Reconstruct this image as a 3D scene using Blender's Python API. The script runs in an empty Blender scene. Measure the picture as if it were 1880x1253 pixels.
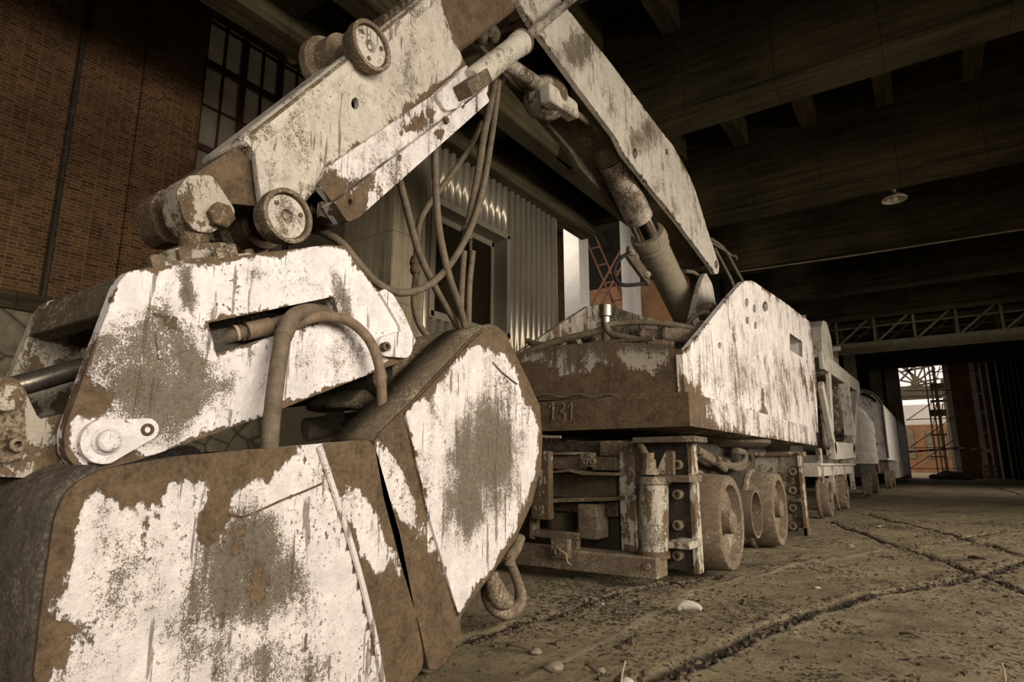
import bpy, bmesh, math, random
from mathutils import Vector, Matrix, noise as mnoise
random.seed(7)
SC = bpy.context.scene
COL = SC.collection
PI = math.pi

# ------------------------------------------------------------------ camera
F_PX = 1120.0                                   # focal length for a 1880 px wide frame
TILT = math.atan(227 / 1120); PHI = math.radians(34.5); CAM_H = 0.8
cam_d = bpy.data.cameras.new('camera'); cam = bpy.data.objects.new('camera', cam_d); COL.objects.link(cam)
cam_d.sensor_width = 36.0; cam_d.lens = 36.0 * F_PX / 1880.0
cam_d.clip_start = 0.05; cam_d.clip_end = 400
cam.location = (0, 0, CAM_H); cam.rotation_euler = (PI / 2 + TILT, 0, PHI)
SC.camera = cam

# ------------------------------------------------------------------ sky, area lamps at assumed gates, two added lamps, exposure
SC.view_settings.view_transform = 'Standard'; SC.view_settings.look = 'None'
SC.view_settings.gamma = 1.0; SC.view_settings.use_curve_mapping = False
SC.view_settings.exposure = 0.36
W = bpy.data.worlds.new('sky'); SC.world = W; W.use_nodes = True
wn = W.node_tree.nodes; bg = wn['Background']
bg.inputs[0].default_value = (1.0, 0.90, 0.83, 1); bg.inputs[1].default_value = .85

def area_lamp(name, loc, target, sx, sy, power, color=(1, 0.935, 0.865), spread=180):
    d = bpy.data.lights.new(name, 'AREA'); d.shape = 'RECTANGLE'; d.size = sx; d.size_y = sy
    d.energy = power; d.color = color; d.spread = math.radians(spread)
    o = bpy.data.objects.new(name, d); COL.objects.link(o); o.location = loc
    o.rotation_euler = (Vector(target) - Vector(loc)).to_track_quat('-Z', 'Y').to_euler()
    return o
area_lamp('assumed_side_gate', (6.3, 4.6, 3.1), (-2.2, 6.0, 0.9), 15.0, 2.4, 430, spread=90)  # key lamp at an assumed, unseen side gate, inferred from the lit right faces
area_lamp('added_far_fill', (6.4, 23.0, 3.2), (-2.0, 24.0, 1.6), 6.0, 3.0, 90, spread=80)  # added lamp to brighten tank, columns and girder; its gate is made up
area_lamp('assumed_rear_gate', (2.6, -7.7, 2.4), (-2.0, 4.0, 0.7), 5.0, 3.0, 48, spread=80)  # lamp at an assumed, unseen rear gate, lighting the fronts of things
area_lamp('added_bay_lamp', (-9.2, 10.2, 5.2), (-6.8, 13.0, 5.2), 2.4, 3.0, 800)  # added lamp for white column and bay brick; window only assumed, none built

# ------------------------------------------------------------------ pixel <-> place helpers
cT, sT = math.cos(TILT), math.sin(TILT)
RV = (math.cos(PHI), math.sin(PHI)); FV = (-math.sin(PHI), math.cos(PHI))
def at(u, v, X=None, Y=None, Z=None):
    x = (u - 940) / F_PX; y = (626.5 - v) / F_PX
    f = cT - sT * y; up = sT + cT * y
    d = (RV[0] * x + FV[0] * f, RV[1] * x + FV[1] * f, up)
    t = X / d[0] if X is not None else Y / d[1] if Y is not None else (Z - CAM_H) / d[2]
    return Vector((d[0] * t, d[1] * t, CAM_H + d[2] * t))
def pix(p):
    r = p[0] * RV[0] + p[1] * RV[1]; f = p[0] * FV[0] + p[1] * FV[1]; z = p[2] - CAM_H
    de = max(f * cT + z * sT, 1e-3); yy = z * cT - f * sT
    return 940 + F_PX * r / de, 626.5 - F_PX * yy / de

# ------------------------------------------------------------------ node material helpers
class NT:
    def __init__(s, name):
        s.m = bpy.data.materials.new(name); s.m.use_nodes = True
        s.t = s.m.node_tree; s.n = s.t.nodes; s.b = s.n['Principled BSDF']
        s.tc = s.n.new('ShaderNodeTexCoord')
    def link(s, a, b): s.t.links.new(a, b)
    def map(s, scale=(1, 1, 1), rot=(0, 0, 0), src=None):
        m = s.n.new('ShaderNodeMapping'); m.inputs['Scale'].default_value = scale; m.inputs['Rotation'].default_value = rot
        s.link(src or s.tc.outputs['Object'], m.inputs[0]); return m.outputs[0]
    def noise(s, scale, detail=6, rough=.6, vec=None, dist=0):
        n = s.n.new('ShaderNodeTexNoise'); n.inputs['Scale'].default_value = scale; n.inputs['Detail'].default_value = detail
        n.inputs['Roughness'].default_value = rough; n.inputs['Distortion'].default_value = dist
        s.link(vec or s.tc.outputs['Object'], n.inputs['Vector']); return n.outputs['Fac']
    def attr(s, name):
        a = s.n.new('ShaderNodeAttribute'); a.attribute_name = name; return a.outputs['Fac']
    def math(s, op, a, b=None, c=None):
        m = s.n.new('ShaderNodeMath'); m.operation = op
        for i, x in enumerate((a, b, c)):
            if x is None: continue
            if isinstance(x, (int, float)): m.inputs[i].default_value = x
            else: s.link(x, m.inputs[i])
        return m.outputs[0]
    def amp(s, fac, k): return s.math('MULTIPLY', s.math('SUBTRACT', fac, .5), k)
    def sum(s, *xs):
        o = xs[0]
        for x in xs[1:]: o = s.math('ADD', o, x)
        return o
    def step(s, fac, lo, hi, a=0., b=1.):
        m = s.n.new('ShaderNodeMapRange'); m.inputs[1].default_value = lo; m.inputs[2].default_value = hi
        m.inputs[3].default_value = a; m.inputs[4].default_value = b; s.link(fac, m.inputs[0]); return m.outputs[0]
    def mix(s, fac, a, b):
        m = s.n.new('ShaderNodeMix'); m.data_type = 'RGBA'
        if isinstance(fac, (int, float)): m.inputs[0].default_value = fac
        else: s.link(fac, m.inputs[0])
        for i, x in ((6, a), (7, b)):
            if isinstance(x, tuple): m.inputs[i].default_value = (*x, 1)
            else: s.link(x, m.inputs[i])
        return m.outputs[2]
    def bump(s, h, strength=.4, dist=.01):
        b = s.n.new('ShaderNodeBump'); b.inputs['Strength'].default_value = strength; b.inputs['Distance'].default_value = dist
        s.link(h, b.inputs['Height']); s.link(b.outputs[0], s.b.inputs['Normal'])
    def out(s, col, rough=.7, metal=0., spec=.35):
        for k, x in (('Base Color', col), ('Roughness', rough), ('Metallic', metal)):
            if isinstance(x, tuple): s.b.inputs[k].default_value = (*x, 1)
            elif isinstance(x, (int, float)): s.b.inputs[k].default_value = x
            else: s.link(x, s.b.inputs[k])
        s.b.inputs['Specular IOR Level'].default_value = spec
        return s.m

def painted(name, cream=(.84, .75, .68), rust=.12, grime=.10, streak=.5, size=1., rustcol=((.044, .028, .013), (.150, .097, .050))):
    """old cream paint, flaking to rust, with dark olive grime"""
    n = NT(name)
    big = n.noise(2.2 * size, 6, .62); mid = n.noise(9 * size, 8, .72); fine = n.noise(42 * size, 6, .7)
    spk = n.noise(120 * size, 3, .6)
    stv = n.noise(1.0, 7, .68, n.map((9 * size, 9 * size, 1.1 * size)))
    scr = n.noise(1.0, 4, .6, n.map((30 * size, 30 * size, 2.2 * size), (.5, .2, 0)))
    R = n.sum(n.attr('rust'), rust, n.amp(big, .8), n.amp(mid, 1.0), n.amp(stv, streak), n.amp(fine, .35))
    Rm = n.step(R, .47, .52)
    chips = n.step(n.sum(fine, n.amp(big, .6), n.amp(spk, .3)), .66, .69)
    scratch = n.step(n.sum(scr, n.amp(big, .5)), .625, .665)
    Rm = n.math('MAXIMUM', Rm, n.math('MAXIMUM', chips, n.math('MULTIPLY', scratch, .75)))
    cloud = n.noise(3.4 * size, 8, .7, None, .6)
    G = n.sum(n.attr('grime'), grime, n.amp(cloud, 1.5), n.amp(fine, .8), n.amp(stv, streak * 1.0))
    stip = n.noise(150 * size, 4, .75)
    Gm = n.step(n.sum(stip, n.amp(G, .62)), .50, .56)
    film = n.step(G, .25, .95)
    paint = n.mix(n.step(n.sum(mid, n.amp(cloud, .8)), .3, .66), tuple(c * .70 for c in cream), cream)
    paint = n.mix(n.math('MULTIPLY', film, .75), paint, tuple(c * k for c, k in zip(cream, (.50, .47, .42))))
    gr = n.mix(n.step(fine, .35, .65), (.045, .034, .017), (.15, .12, .072))
    rc = n.mix(n.step(n.sum(mid, n.amp(fine, .9), n.amp(stip, .4)), .24, .70), rustcol[0], rustcol[1])
    col = n.mix(Rm, n.mix(n.math('MULTIPLY', Gm, .92), paint, gr), rc)
    n.bump(n.sum(n.math('MULTIPLY', Rm, -.7), n.math('MULTIPLY', fine, 1.1), n.math('MULTIPLY', spk, .5), n.math('MULTIPLY', mid, .8)), .8, .009)
    return n.out(col, n.mix(Rm, (.52, .52, .52), (.85, .85, .85)), 0, .3)

def rusty(name, a=(.035, .02, .010), b=(.13, .078, .04), dust=(.24, .19, .125), dusty=.1, rough=.85, metal=0.):
    n = NT(name)
    big = n.noise(3.5, 6, .65); mid = n.noise(16, 8, .7); fine = n.noise(90, 4, .6)
    c = n.mix(n.step(n.sum(mid, n.amp(fine, .9)), .24, .70), a, b)
    d = n.step(n.sum(big, n.amp(fine, 1.1), n.amp(mid, .5), dusty - .1), .52, .72)
    c = n.mix(n.math('MULTIPLY', d, .75), c, dust)
    n.bump(n.sum(mid, n.math('MULTIPLY', fine, .7)), .6, .006)
    return n.out(c, rough, metal, .3)

def concrete(name, axis, a, b, boards=True, seams=2.6):
    n = NT(name)
    s = [11, 11, 11]; s['XYZ'.index(axis)] = .7
    g = n.noise(1.0, 6, .66, n.map(tuple(s))); big = n.noise(.8, 5, .6); fine = n.noise(40, 4, .6)
    f = n.sum(g, n.amp(big, .8), n.amp(fine, .3))
    c = n.mix(n.step(f, .3, .72), a, b)
    if boards:
        w = n.n.new('ShaderNodeTexWave'); w.inputs['Scale'].default_value = 1.0; w.inputs['Distortion'].default_value = .15
        w.bands_direction = axis; w.wave_profile = 'SAW'
        n.link(n.map(tuple([PI / 10 / seams * 2] * 3)), w.inputs[0])
        c = n.mix(n.step(w.outputs['Fac'], .985, .995, 0, .7), c, tuple(x * .3 for x in a))
    n.bump(n.sum(g, n.math('MULTIPLY', fine, .3)), .5, .02)
    return n.out(c, .9, 0, .2)

def plain(name, col, rough=.7, metal=0., vary=.35, scale=14):
    n = NT(name)
    f = n.sum(n.noise(scale, 6, .65), n.amp(n.noise(scale * 6, 3, .6), .5))
    n.bump(f, .25, .004)
    return n.out(n.mix(n.step(f, .3, .7), tuple(c * (1 - vary) for c in col), col), rough, metal, .35)

def brick(name, plane, c1, c2, mortar):
    n = NT(name)
    sp = n.n.new('ShaderNodeSeparateXYZ'); n.link(n.tc.outputs['Object'], sp.inputs[0])
    cb = n.n.new('ShaderNodeCombineXYZ')
    n.link(sp.outputs['Y' if plane == 'X' else 'X'], cb.inputs[0]); n.link(sp.outputs['Z'], cb.inputs[1])
    br = n.n.new('ShaderNodeTexBrick'); br.offset = .5; br.squash = .55; br.squash_frequency = 2
    br.inputs['Scale'].default_value = 1.55 if plane == 'X' else 1.2; br.inputs['Brick Width'].default_value = .27; br.inputs['Row Height'].default_value = .079
    br.inputs['Mortar Size'].default_value = .010; br.inputs['Mortar Smooth'].default_value = .3; br.inputs['Bias'].default_value = 0
    br.inputs['Color1'].default_value = (*c1, 1); br.inputs['Color2'].default_value = (*c2, 1); br.inputs['Mortar'].default_value = (*mortar, 1)
    n.link(cb.outputs[0], br.inputs['Vector'])
    f = n.noise(.9, 6, .65); g = n.noise(25, 5, .6)
    c = n.mix(n.step(n.sum(f, n.amp(g, .6)), .3, .75, 0, .75), br.outputs['Color'], tuple(x * .45 for x in c1))
    n.bump(n.sum(n.math('MULTIPLY', br.outputs['Fac'], -1.), n.math('MULTIPLY', g, .4)), .6, .008)
    return n.out(c, .9, 0, .2)

M = {}
M['paint'] = painted('flaking_cream_paint', rust=.25, grime=.31, streak=.6, size=1.2)
M['paint_shell'] = painted('scratched_cream_paint', cream=(.78, .695, .62), rust=.25, grime=.33, size=1.4, streak=1.0)
M['paint_arm'] = painted('grey_cream_paint', cream=(.60, .525, .415), rust=.235, grime=.35, streak=.5, size=1.3)
M['paint_boom'] = painted('stained_cream_paint', cream=(.60, .53, .415), rust=.19, grime=.37, streak=.6, size=.9)
M['paint_body'] = painted('streaked_cream_paint', cream=(.78, .69, .60), rust=.25, grime=.36, streak=.8, size=1.0)
M['paint_scab'] = painted('rust_eaten_paint', cream=(.52, .45, .34), rust=.53, grime=.36, streak=1.1, size=1.2)
M['paint_worn'] = painted('mostly_rusted_paint', cream=(.50, .43, .32), rust=.46, grime=.42, streak=.8, size=1.2)
M['rust'] = rusty('brown_rust', a=(.035, .022, .011), b=(.13, .083, .043))
M['rust_dust'] = rusty('dusty_rust', a=(.075, .052, .030), b=(.165, .118, .070), dust=(.34, .28, .19), dusty=.06)
M['rust_dark'] = rusty('dark_steel', a=(.014, .010, .006), b=(.055, .040, .025), dust=(.12, .095, .06), dusty=.05, rough=.6)
M['grime'] = rusty('olive_grime_steel', a=(.042, .031, .017), b=(.118, .087, .051), dust=(.26, .205, .13), dusty=.06)
M['rubber'] = plain('dusty_rubber', (.155, .115, .066), .75, 0, .55, 20)
M['rubber_rust'] = plain('rust_dusted_rubber', (.20, .135, .08), .8, 0, .5, 30)
M['chrome'] = plain('chromed_rod', (.62, .56, .46), .16, 1.0, .15, 8)
M['steel'] = plain('worn_steel', (.34, .29, .215), .32, .85, .5, 18)
M['rod_rust'] = rusty('pitted_rod', a=(.05, .032, .017), b=(.18, .13, .08), dust=(.62, .54, .42), dusty=.20, rough=.4, metal=.35)
M['black'] = plain('soot_black', (.012, .010, .007), .8)
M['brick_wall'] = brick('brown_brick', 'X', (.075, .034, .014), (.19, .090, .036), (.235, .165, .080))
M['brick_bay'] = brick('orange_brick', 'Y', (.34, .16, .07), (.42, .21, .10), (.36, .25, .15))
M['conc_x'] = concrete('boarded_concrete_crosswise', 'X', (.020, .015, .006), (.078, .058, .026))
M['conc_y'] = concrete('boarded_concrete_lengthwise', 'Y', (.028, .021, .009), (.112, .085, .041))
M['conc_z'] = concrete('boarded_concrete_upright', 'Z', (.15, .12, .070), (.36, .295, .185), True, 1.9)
M['white_wash'] = plain('whitewashed_concrete', (.80, .74, .65), .9, 0, .2, 3)
M['dark_wall'] = plain('near_black_wall', (.022, .017, .010), .95, 0, .5, 2)  # even near-black base colour shared by the hall's dark walls
M['stone'] = None
M['corrugated'] = plain('corrugated_sheet', (.52, .44, .31), .32, .55, .15, 3)
M['frame_grey'] = plain('grey_window_frame', (.33, .28, .19), .5, .2, .2, 6)
M['frame_red'] = plain('oxide_red_frame', (.065, .022, .012), .7, 0, .4, 6)
M['oxide'] = plain('oxide_red_paint', (.22, .095, .055), .7, 0, .4, 6)
M['girder'] = plain('olive_girder_paint', (.20, .165, .10), .8, 0, .4, 5)
M['timber'] = plain('weathered_timber', (.42, .32, .20), .85, 0, .5, 6)
M['bone'] = plain('pale_litter', (.52, .46, .36), .7, 0, .2, 30)
M['pebble'] = plain('dusty_pebble', (.27, .22, .145), .9, 0, .4, 30)
M['twig'] = plain('dry_twig', (.11, .08, .045), .9, 0, .4, 30)
M['enamel'] = plain('white_enamel', (.62, .55, .42), .35, 0, .2, 10)

def stone_mat():
    n = NT('rubble_stone'); v = n.n.new('ShaderNodeTexVoronoi'); v.feature = 'DISTANCE_TO_EDGE'; v.inputs['Scale'].default_value = 2.6
    n.link(n.tc.outputs['Object'], v.inputs['Vector'])
    c = n.mix(n.step(n.noise(7, 6, .65), .3, .7), (.13, .105, .065), (.27, .22, .145))
    c = n.mix(n.step(v.outputs['Distance'], .01, .06, .8, 0), c, (.05, .04, .025))
    n.bump(n.step(v.outputs['Distance'], 0, .12), .7, .03); return n.out(c, .9, 0, .2)
M['stone'] = stone_mat()

def floor_mat():
    n = NT('earthy_concrete_floor')
    big = n.noise(.7, 7, .62); mid = n.noise(6, 8, .7); fine = n.noise(55, 5, .7); gr = n.noise(22, 8, .75)
    c = n.mix(n.step(n.sum(big, n.amp(mid, .7)), .32, .7), (.19, .145, .076), (.46, .36, .205))
    c = n.mix(n.step(n.sum(gr, n.amp(big, .9), n.amp(fine, .9)), .545, .60, 0, .9), c, (.035, .025, .013))
    c = n.mix(n.step(n.attr('rust'), .3, .8, 0, .92), c, (.022, .016, .009))
    c = n.mix(n.step(n.sum(n.attr('grime'), n.amp(fine, .4)), .4, .7, 0, .55), c, (.45, .37, .24))
    c = n.mix(n.step(n.sum(fine, n.amp(mid, .3)), .735, .76), c, (.60, .52, .38))
    n.bump(n.sum(mid, n.math('MULTIPLY', fine, 1.2), n.math('MULTIPLY', gr, 1.5)), 1.0, .022); return n.out(c, .92, 0, .25)
M['floor'] = floor_mat()

def glass_mat(name, tint, rough, trans):
    n = NT(name); f = n.noise(1.7, 6, .65)
    c = n.mix(n.step(f, .3, .7), tuple(x * .55 for x in tint), tint)
    n.b.inputs['Transmission Weight'].default_value = trans; n.b.inputs['IOR'].default_value = 1.1
    return n.out(c, rough, 0, .5)
M['glass_dusty'] = glass_mat('dusty_glass', (.26, .22, .15), .55, .25)
M['glass_dark'] = glass_mat('reflecting_glass', (.018, .015, .009), .03, .25)

def emit(name, col, s):
    m = bpy.data.materials.new(name); m.use_nodes = True; b = m.node_tree.nodes['Principled BSDF']
    b.inputs['Base Color'].default_value = (*col, 1); b.inputs['Emission Color'].default_value = (*col, 1); b.inputs['Emission Strength'].default_value = s
    return m
M['tube_lit'] = emit('lit_tube', (1, .92, .8), .9)

def tape_mat():
    n = NT('striped_tape'); w = n.n.new('ShaderNodeTexWave'); w.inputs['Scale'].default_value = .55; w.bands_direction = 'X'
    n.link(n.map((1, 1, 1), (0, 0, 0)), w.inputs[0])
    return n.out(n.mix(n.step(w.outputs['Fac'], .45, .55), (.75, .66, .56), (.40, .05, .03)), .6)
M['tape'] = tape_mat()

# ------------------------------------------------------------------ mesh helpers
def nb(): return bmesh.new()
def wloc(o):
    v = Vector((0, 0, 0))
    while o: v += o.location; o = o.parent
    return v
def sharp(me, ang=35):
    for p in me.polygons: p.use_smooth = True
    me.set_sharp_from_angle(angle=math.radians(ang))
def obj(name, b, m, parent=None, bevel=0, ang=35, kind=None, label=None):
    me = bpy.data.meshes.new(name)
    if parent:
        off = wloc(parent); bmesh.ops.translate(b, verts=b.verts, vec=-off)
    b.normal_update(); b.to_mesh(me); b.free(); sharp(me, ang)
    me.materials.append(M[m] if isinstance(m, str) else m)
    o = bpy.data.objects.new(name, me); COL.objects.link(o)
    if parent: o.parent = parent
    if bevel:
        md = o.modifiers.new('edge', 'BEVEL'); md.width = bevel; md.segments = 2; md.limit_method = 'ANGLE'; md.angle_limit = math.radians(40)
    if kind: o['kind'] = kind
    if label: o['label'] = label
    return o
def tag(o, label, cat, group=None):
    o['label'] = label; o['category'] = cat
    if group: o['group'] = group
    return o
def thing(name, label, cat, loc=(0, 0, 0), group=None):
    o = bpy.data.objects.new(name, None); o.empty_display_size = .1; COL.objects.link(o); o.location = loc
    return tag(o, label, cat, group)
def box(b, x0, x1, y0, y1, z0, z1):
    vs = [b.verts.new((x, y, z)) for x in (x0, x1) for y in (y0, y1) for z in (z0, z1)]
    for f in ((0, 1, 3, 2), (4, 6, 7, 5), (0, 4, 5, 1), (2, 3, 7, 6), (0, 2, 6, 4), (1, 5, 7, 3)):
        b.faces.new([vs[i] for i in f])
    return b
def frame(d, up=(0, 0, 1)):
    d = Vector(d).normalized(); u = Vector(up)
    if abs(d.dot(u)) > .98: u = Vector((1, 0, 0))
    s = d.cross(u).normalized(); u = s.cross(d).normalized(); return d, s, u
def bar(b, p, q, w, h, up=(0, 0, 1)):
    p, q = Vector(p), Vector(q); d, s, u = frame(q - p, up)
    vs = [b.verts.new(c + s * (i * w / 2) + u * (j * h / 2)) for c in (p, q) for i, j in ((-1, -1), (1, -1), (1, 1), (-1, 1))]
    for f in ((0, 3, 2, 1), (4, 5, 6, 7), (0, 1, 5, 4), (1, 2, 6, 5), (2, 3, 7, 6), (3, 0, 4, 7)): b.faces.new([vs[i] for i in f])
    return b
def lathe(b, p, d, prof, seg=28, caps=True):
    """prof: (distance along d, radius)"""
    p = Vector(p); d, s, u = frame(d); rings = []
    for t, r in prof:
        rings.append([b.verts.new(p + d * t + (s * math.cos(2 * PI * k / seg) + u * math.sin(2 * PI * k / seg)) * max(r, 1e-4)) for k in range(seg)])
    for a, c in zip(rings, rings[1:]):
        for k in range(seg):
            b.faces.new((a[k], c[k], c[(k + 1) % seg], a[(k + 1) % seg]))
    if caps:
        b.faces.new(rings[0]); b.faces.new(rings[-1][::-1])
    bmesh.ops.recalc_face_normals(b, faces=b.faces)
    return b
def cyl(b, p, q, r, r2=None, seg=24):
    p, q = Vector(p), Vector(q); return lathe(b, p, q - p, [(0, r), ((q - p).length, r if r2 is None else r2)], seg)
def spline(pts, n=8):
    pts = [Vector(p) for p in pts]; out = []
    e = [pts[0] * 2 - pts[1]] + pts + [pts[-1] * 2 - pts[-2]]
    for i in range(1, len(e) - 2):
        a, b_, c, d = e[i - 1:i + 3]
        for k in range(n):
            t = k / n; out.append(.5 * ((2 * b_) + (c - a) * t + (2 * a - 5 * b_ + 4 * c - d) * t * t + (3 * b_ - a - 3 * c + d) * t ** 3))
    out.append(pts[-1]); return out
def tube(b, pts, r, seg=12, n=8, smooth=True):
    P_ = spline(pts, n) if smooth else [Vector(p) for p in pts]
    rings = []; up = None
    for i, p in enumerate(P_):
        d = (P_[min(i + 1, len(P_) - 1)] - P_[max(i - 1, 0)]).normalized()
        if up is None: _, s, up = frame(d)
        up = (up - d * up.dot(d)).normalized(); s = d.cross(up)
        rr = r(i / (len(P_) - 1)) if callable(r) else r
        rings.append([b.verts.new(p + (s * math.cos(2 * PI * k / seg) + up * math.sin(2 * PI * k / seg)) * rr) for k in range(seg)])
    for a, c in zip(rings, rings[1:]):
        for k in range(seg): b.faces.new((a[k], a[(k + 1) % seg], c[(k + 1) % seg], c[k]))
    b.faces.new(rings[0][::-1]); b.faces.new(rings[-1]); return b
def rounded(pts, r, n=4):
    """round the corners of a closed 2-D outline; r a number or per-corner list"""
    out = []; N = len(pts)
    for i in range(N):
        rr = r[i] if isinstance(r, (list, tuple)) else r
        p = Vector(pts[i]); a = Vector(pts[i - 1]); c = Vector(pts[(i + 1) % N])
        if rr <= 0: out.append(tuple(p)); continue
        da, dc = (a - p), (c - p); t = min(rr, da.length * .45, dc.length * .45)
        s, e = p + da.normalized() * t, p + dc.normalized() * t
        for k in range(n + 1):
            w = k / n; out.append(tuple(s * (1 - w) ** 2 + p * 2 * w * (1 - w) + e * w * w))
    return out
def loop_faces(b, loops3):
    es = []; allv = []
    for lp in loops3:
        vs = [b.verts.new(p) for p in lp]; allv += vs
        for i in range(len(vs)): es.append(b.edges.new((vs[i], vs[(i + 1) % len(vs)])))
    r = bmesh.ops.triangle_fill(b, use_beauty=True, use_dissolve=False, edges=es)
    return allv, [f for f in r['geom'] if isinstance(f, bmesh.types.BMFace)]
def slab(b, loops3, vec):
    """flat outline (with holes) thickened along vec"""
    vec = Vector(vec)
    av, fs = loop_faces(b, loops3)
    r = bmesh.ops.extrude_face_region(b, geom=fs)
    bmesh.ops.translate(b, verts=[v for v in r['geom'] if isinstance(v, bmesh.types.BMVert)], vec=vec)
    bmesh.ops.recalc_face_normals(b, faces=b.faces)
    return b
def pslab(b, px, X, thick, holes=()):
    """outline read off the photo on the plane x = X, thickened away from the camera"""
    return slab(b, [[at(u, v, X=X) for u, v in px]] + [[at(u, v, X=X) for u, v in h] for h in holes], (-thick, 0, 0))
def yslab(b, px, Y, thick, holes=()):
    return slab(b, [[at(u, v, Y=Y) for u, v in px]] + [[at(u, v, Y=Y) for u, v in h] for h in holes], (0, thick, 0))
def circle_px(cx, cy, rx, ry, n=20): return [(cx + rx * math.cos(2 * PI * k / n), cy + ry * math.sin(2 * PI * k / n)) for k in range(n)]
def circ(X, y, z, r, n=24): return [Vector((X, y + r * math.cos(2 * PI * k / n), z + r * math.sin(2 * PI * k / n))) for k in range(n)]

def seg_dist(p, a, b_):
    ax, ay = a; bx, by = b_; px_, py = p; dx, dy = bx - ax, by - ay
    L = dx * dx + dy * dy; t = 0 if L == 0 else max(0, min(1, ((px_ - ax) * dx + (py - ay) * dy) / L))
    return math.hypot(px_ - ax - t * dx, py - ay - t * dy)
def edge_dist(p, poly): return min(seg_dist(p, poly[i], poly[(i + 1) % len(poly)]) for i in range(len(poly)))
def blob(u, v, cx, cy, rx, ry, rot=0):
    c, s = math.cos(rot), math.sin(rot); dx, dy = u - cx, v - cy
    a, b_ = (dx * c + dy * s) / rx, (-dx * s + dy * c) / ry
    return max(0, 1 - (a * a + b_ * b_))
def wear(o, fn, only=None):
    """per-vertex rust and grime where the real wear is"""
    me = o.data; off = wloc(o.parent) + o.location if o.parent else o.location
    ra = me.attributes.new('rust', 'FLOAT', 'POINT'); ga = me.attributes.new('grime', 'FLOAT', 'POINT')
    for i, v in enumerate(me.vertices):
        r, g = fn(v.co + off); ra.data[i].value = r; ga.data[i].value = g
def dice(b, step, axes='YZ', cond=None):
    for ax in axes:
        i = 'XYZ'.index(ax); lo = min(v.co[i] for v in b.verts); hi = max(v.co[i] for v in b.verts)
        no = [0, 0, 0]; no[i] = 1; k = lo + step
        while k < hi - step * .3:
            fs = [f for f in b.faces if cond is None or cond(f)]
            es = list({e for f in fs for e in f.edges}); vs = list({v for f in fs for v in f.verts})
            co = [0, 0, 0]; co[i] = k
            bmesh.ops.bisect_plane(b, geom=fs + es + vs, plane_co=co, plane_no=no, dist=1e-5); k += step
def hexnut(b, p, d, r, h, rot=0):
    return lathe(b, p, d, [(0, r), (h * .85, r), (h, r * .86)], 6)
def lerp(a, b_, t): return a + (b_ - a) * t
M['paint_ram'] = painted('worn_olive_ram_paint', cream=(.27, .22, .14), rust=.02, grime=.26, streak=.3, size=1.2)

# ================================================================== THE HALL
import numpy as np
def poly_dist(XX, YY, pts):
    D = np.full(XX.shape, 1e9)
    for (ax, ay), (bx, by) in zip(pts, pts[1:]):
        dx, dy = bx - ax, by - ay; L = dx * dx + dy * dy
        t = np.clip(((XX - ax) * dx + (YY - ay) * dy) / L, 0, 1)
        D = np.minimum(D, np.hypot(XX - ax - t * dx, YY - ay - t * dy))
    return D
def gpx(*px): return [tuple(at(u, v, Z=0)[:2]) for u, v in px]
GROOVES = [  # worn flangeways in the floor: (line, half width)
    (gpx((700, 1212), (850, 1168), (1060, 1112), (1200, 1075), (1320, 1056)), .035),
    (gpx((1160, 1262), (1190, 1249), (1398, 1155), (1562, 1100), (1700, 1071), (1792, 1055), (1880, 1034)), .04),
    (gpx((1524, 960), (1661, 1006), (1792, 1051), (1960, 1112)), .028),
    (gpx((1590, 942), (1617, 950), (1770, 987), (1960, 1040)), .028),
    (gpx((1645, 1006), (1770, 985), (1960, 962)), .022),
    (gpx((1800, 888), (1845, 900), (1960, 932)), .03),
]
EDGES = [gpx((932, 1253), (1135, 1163), (1266, 1091), (1316, 1072), (1453, 1039), (1644, 1006)),
         gpx((1215, 1253), (1415, 1163), (1580, 1108), (1800, 1062)),
         gpx((1655, 1010), (1780, 992), (1960, 972))]
xs = np.concatenate([np.linspace(-14, -3.2, 16), np.arange(-3.1, 4.4, .026), np.linspace(4.6, 16, 12)])
ys = np.concatenate([np.linspace(-8, .7, 8), np.arange(.76, 11.5, .032), np.arange(11.7, 32, .2), np.linspace(33, 110, 24)])
XX, YY = np.meshgrid(xs, ys)
rng = np.random.default_rng(3)
Zf = np.zeros_like(XX)
for k in range(26):
    a = rng.uniform(0, 2 * PI); fq = rng.uniform(1.5, 26); Zf += np.sin(fq * (XX * math.cos(a) + YY * math.sin(a)) + rng.uniform(0, 6)) * .012 / fq ** .7
Zf += rng.normal(0, .0016, XX.shape)
gro = np.zeros_like(XX); edg = np.zeros_like(XX)
for pts, w in GROOVES:
    D = poly_dist(XX, YY, pts)
    gro = np.maximum(gro, np.clip(1.6 - D / w, 0, 1)); edg = np.maximum(edg, np.clip(1 - np.abs(D - w * 2.1) / (w * .9), 0, 1) * .55)
for pts in EDGES:
    edg = np.maximum(edg, np.clip(1 - poly_dist(XX, YY, pts) / .05, 0, 1) * .9)
Zf = Zf - .022 * gro + .006 * edg - .012
Zf += (gro > .1) * rng.normal(0, .004, XX.shape)
def floor_z(x, y):
    i = min(max(int(np.searchsorted(xs, x)), 1), len(xs) - 1); j = min(max(int(np.searchsorted(ys, y)), 1), len(ys) - 1)
    return float(Zf[j, i])
nx, ny = len(xs), len(ys)
idx = np.arange(nx * ny).reshape(ny, nx)
faces = np.stack([idx[:-1, :-1], idx[:-1, 1:], idx[1:, 1:], idx[1:, :-1]], -1).reshape(-1, 4)
me = bpy.data.meshes.new('floor')
me.from_pydata(np.stack([XX, YY, Zf], -1).reshape(-1, 3).tolist(), [], faces.tolist())
for nm, arr in (('rust', gro), ('grime', edg)):
    a_ = me.attributes.new(nm, 'FLOAT', 'POINT'); a_.data.foreach_set('value', arr.reshape(-1).astype(np.float32))
for p in me.polygons: p.use_smooth = True
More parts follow.
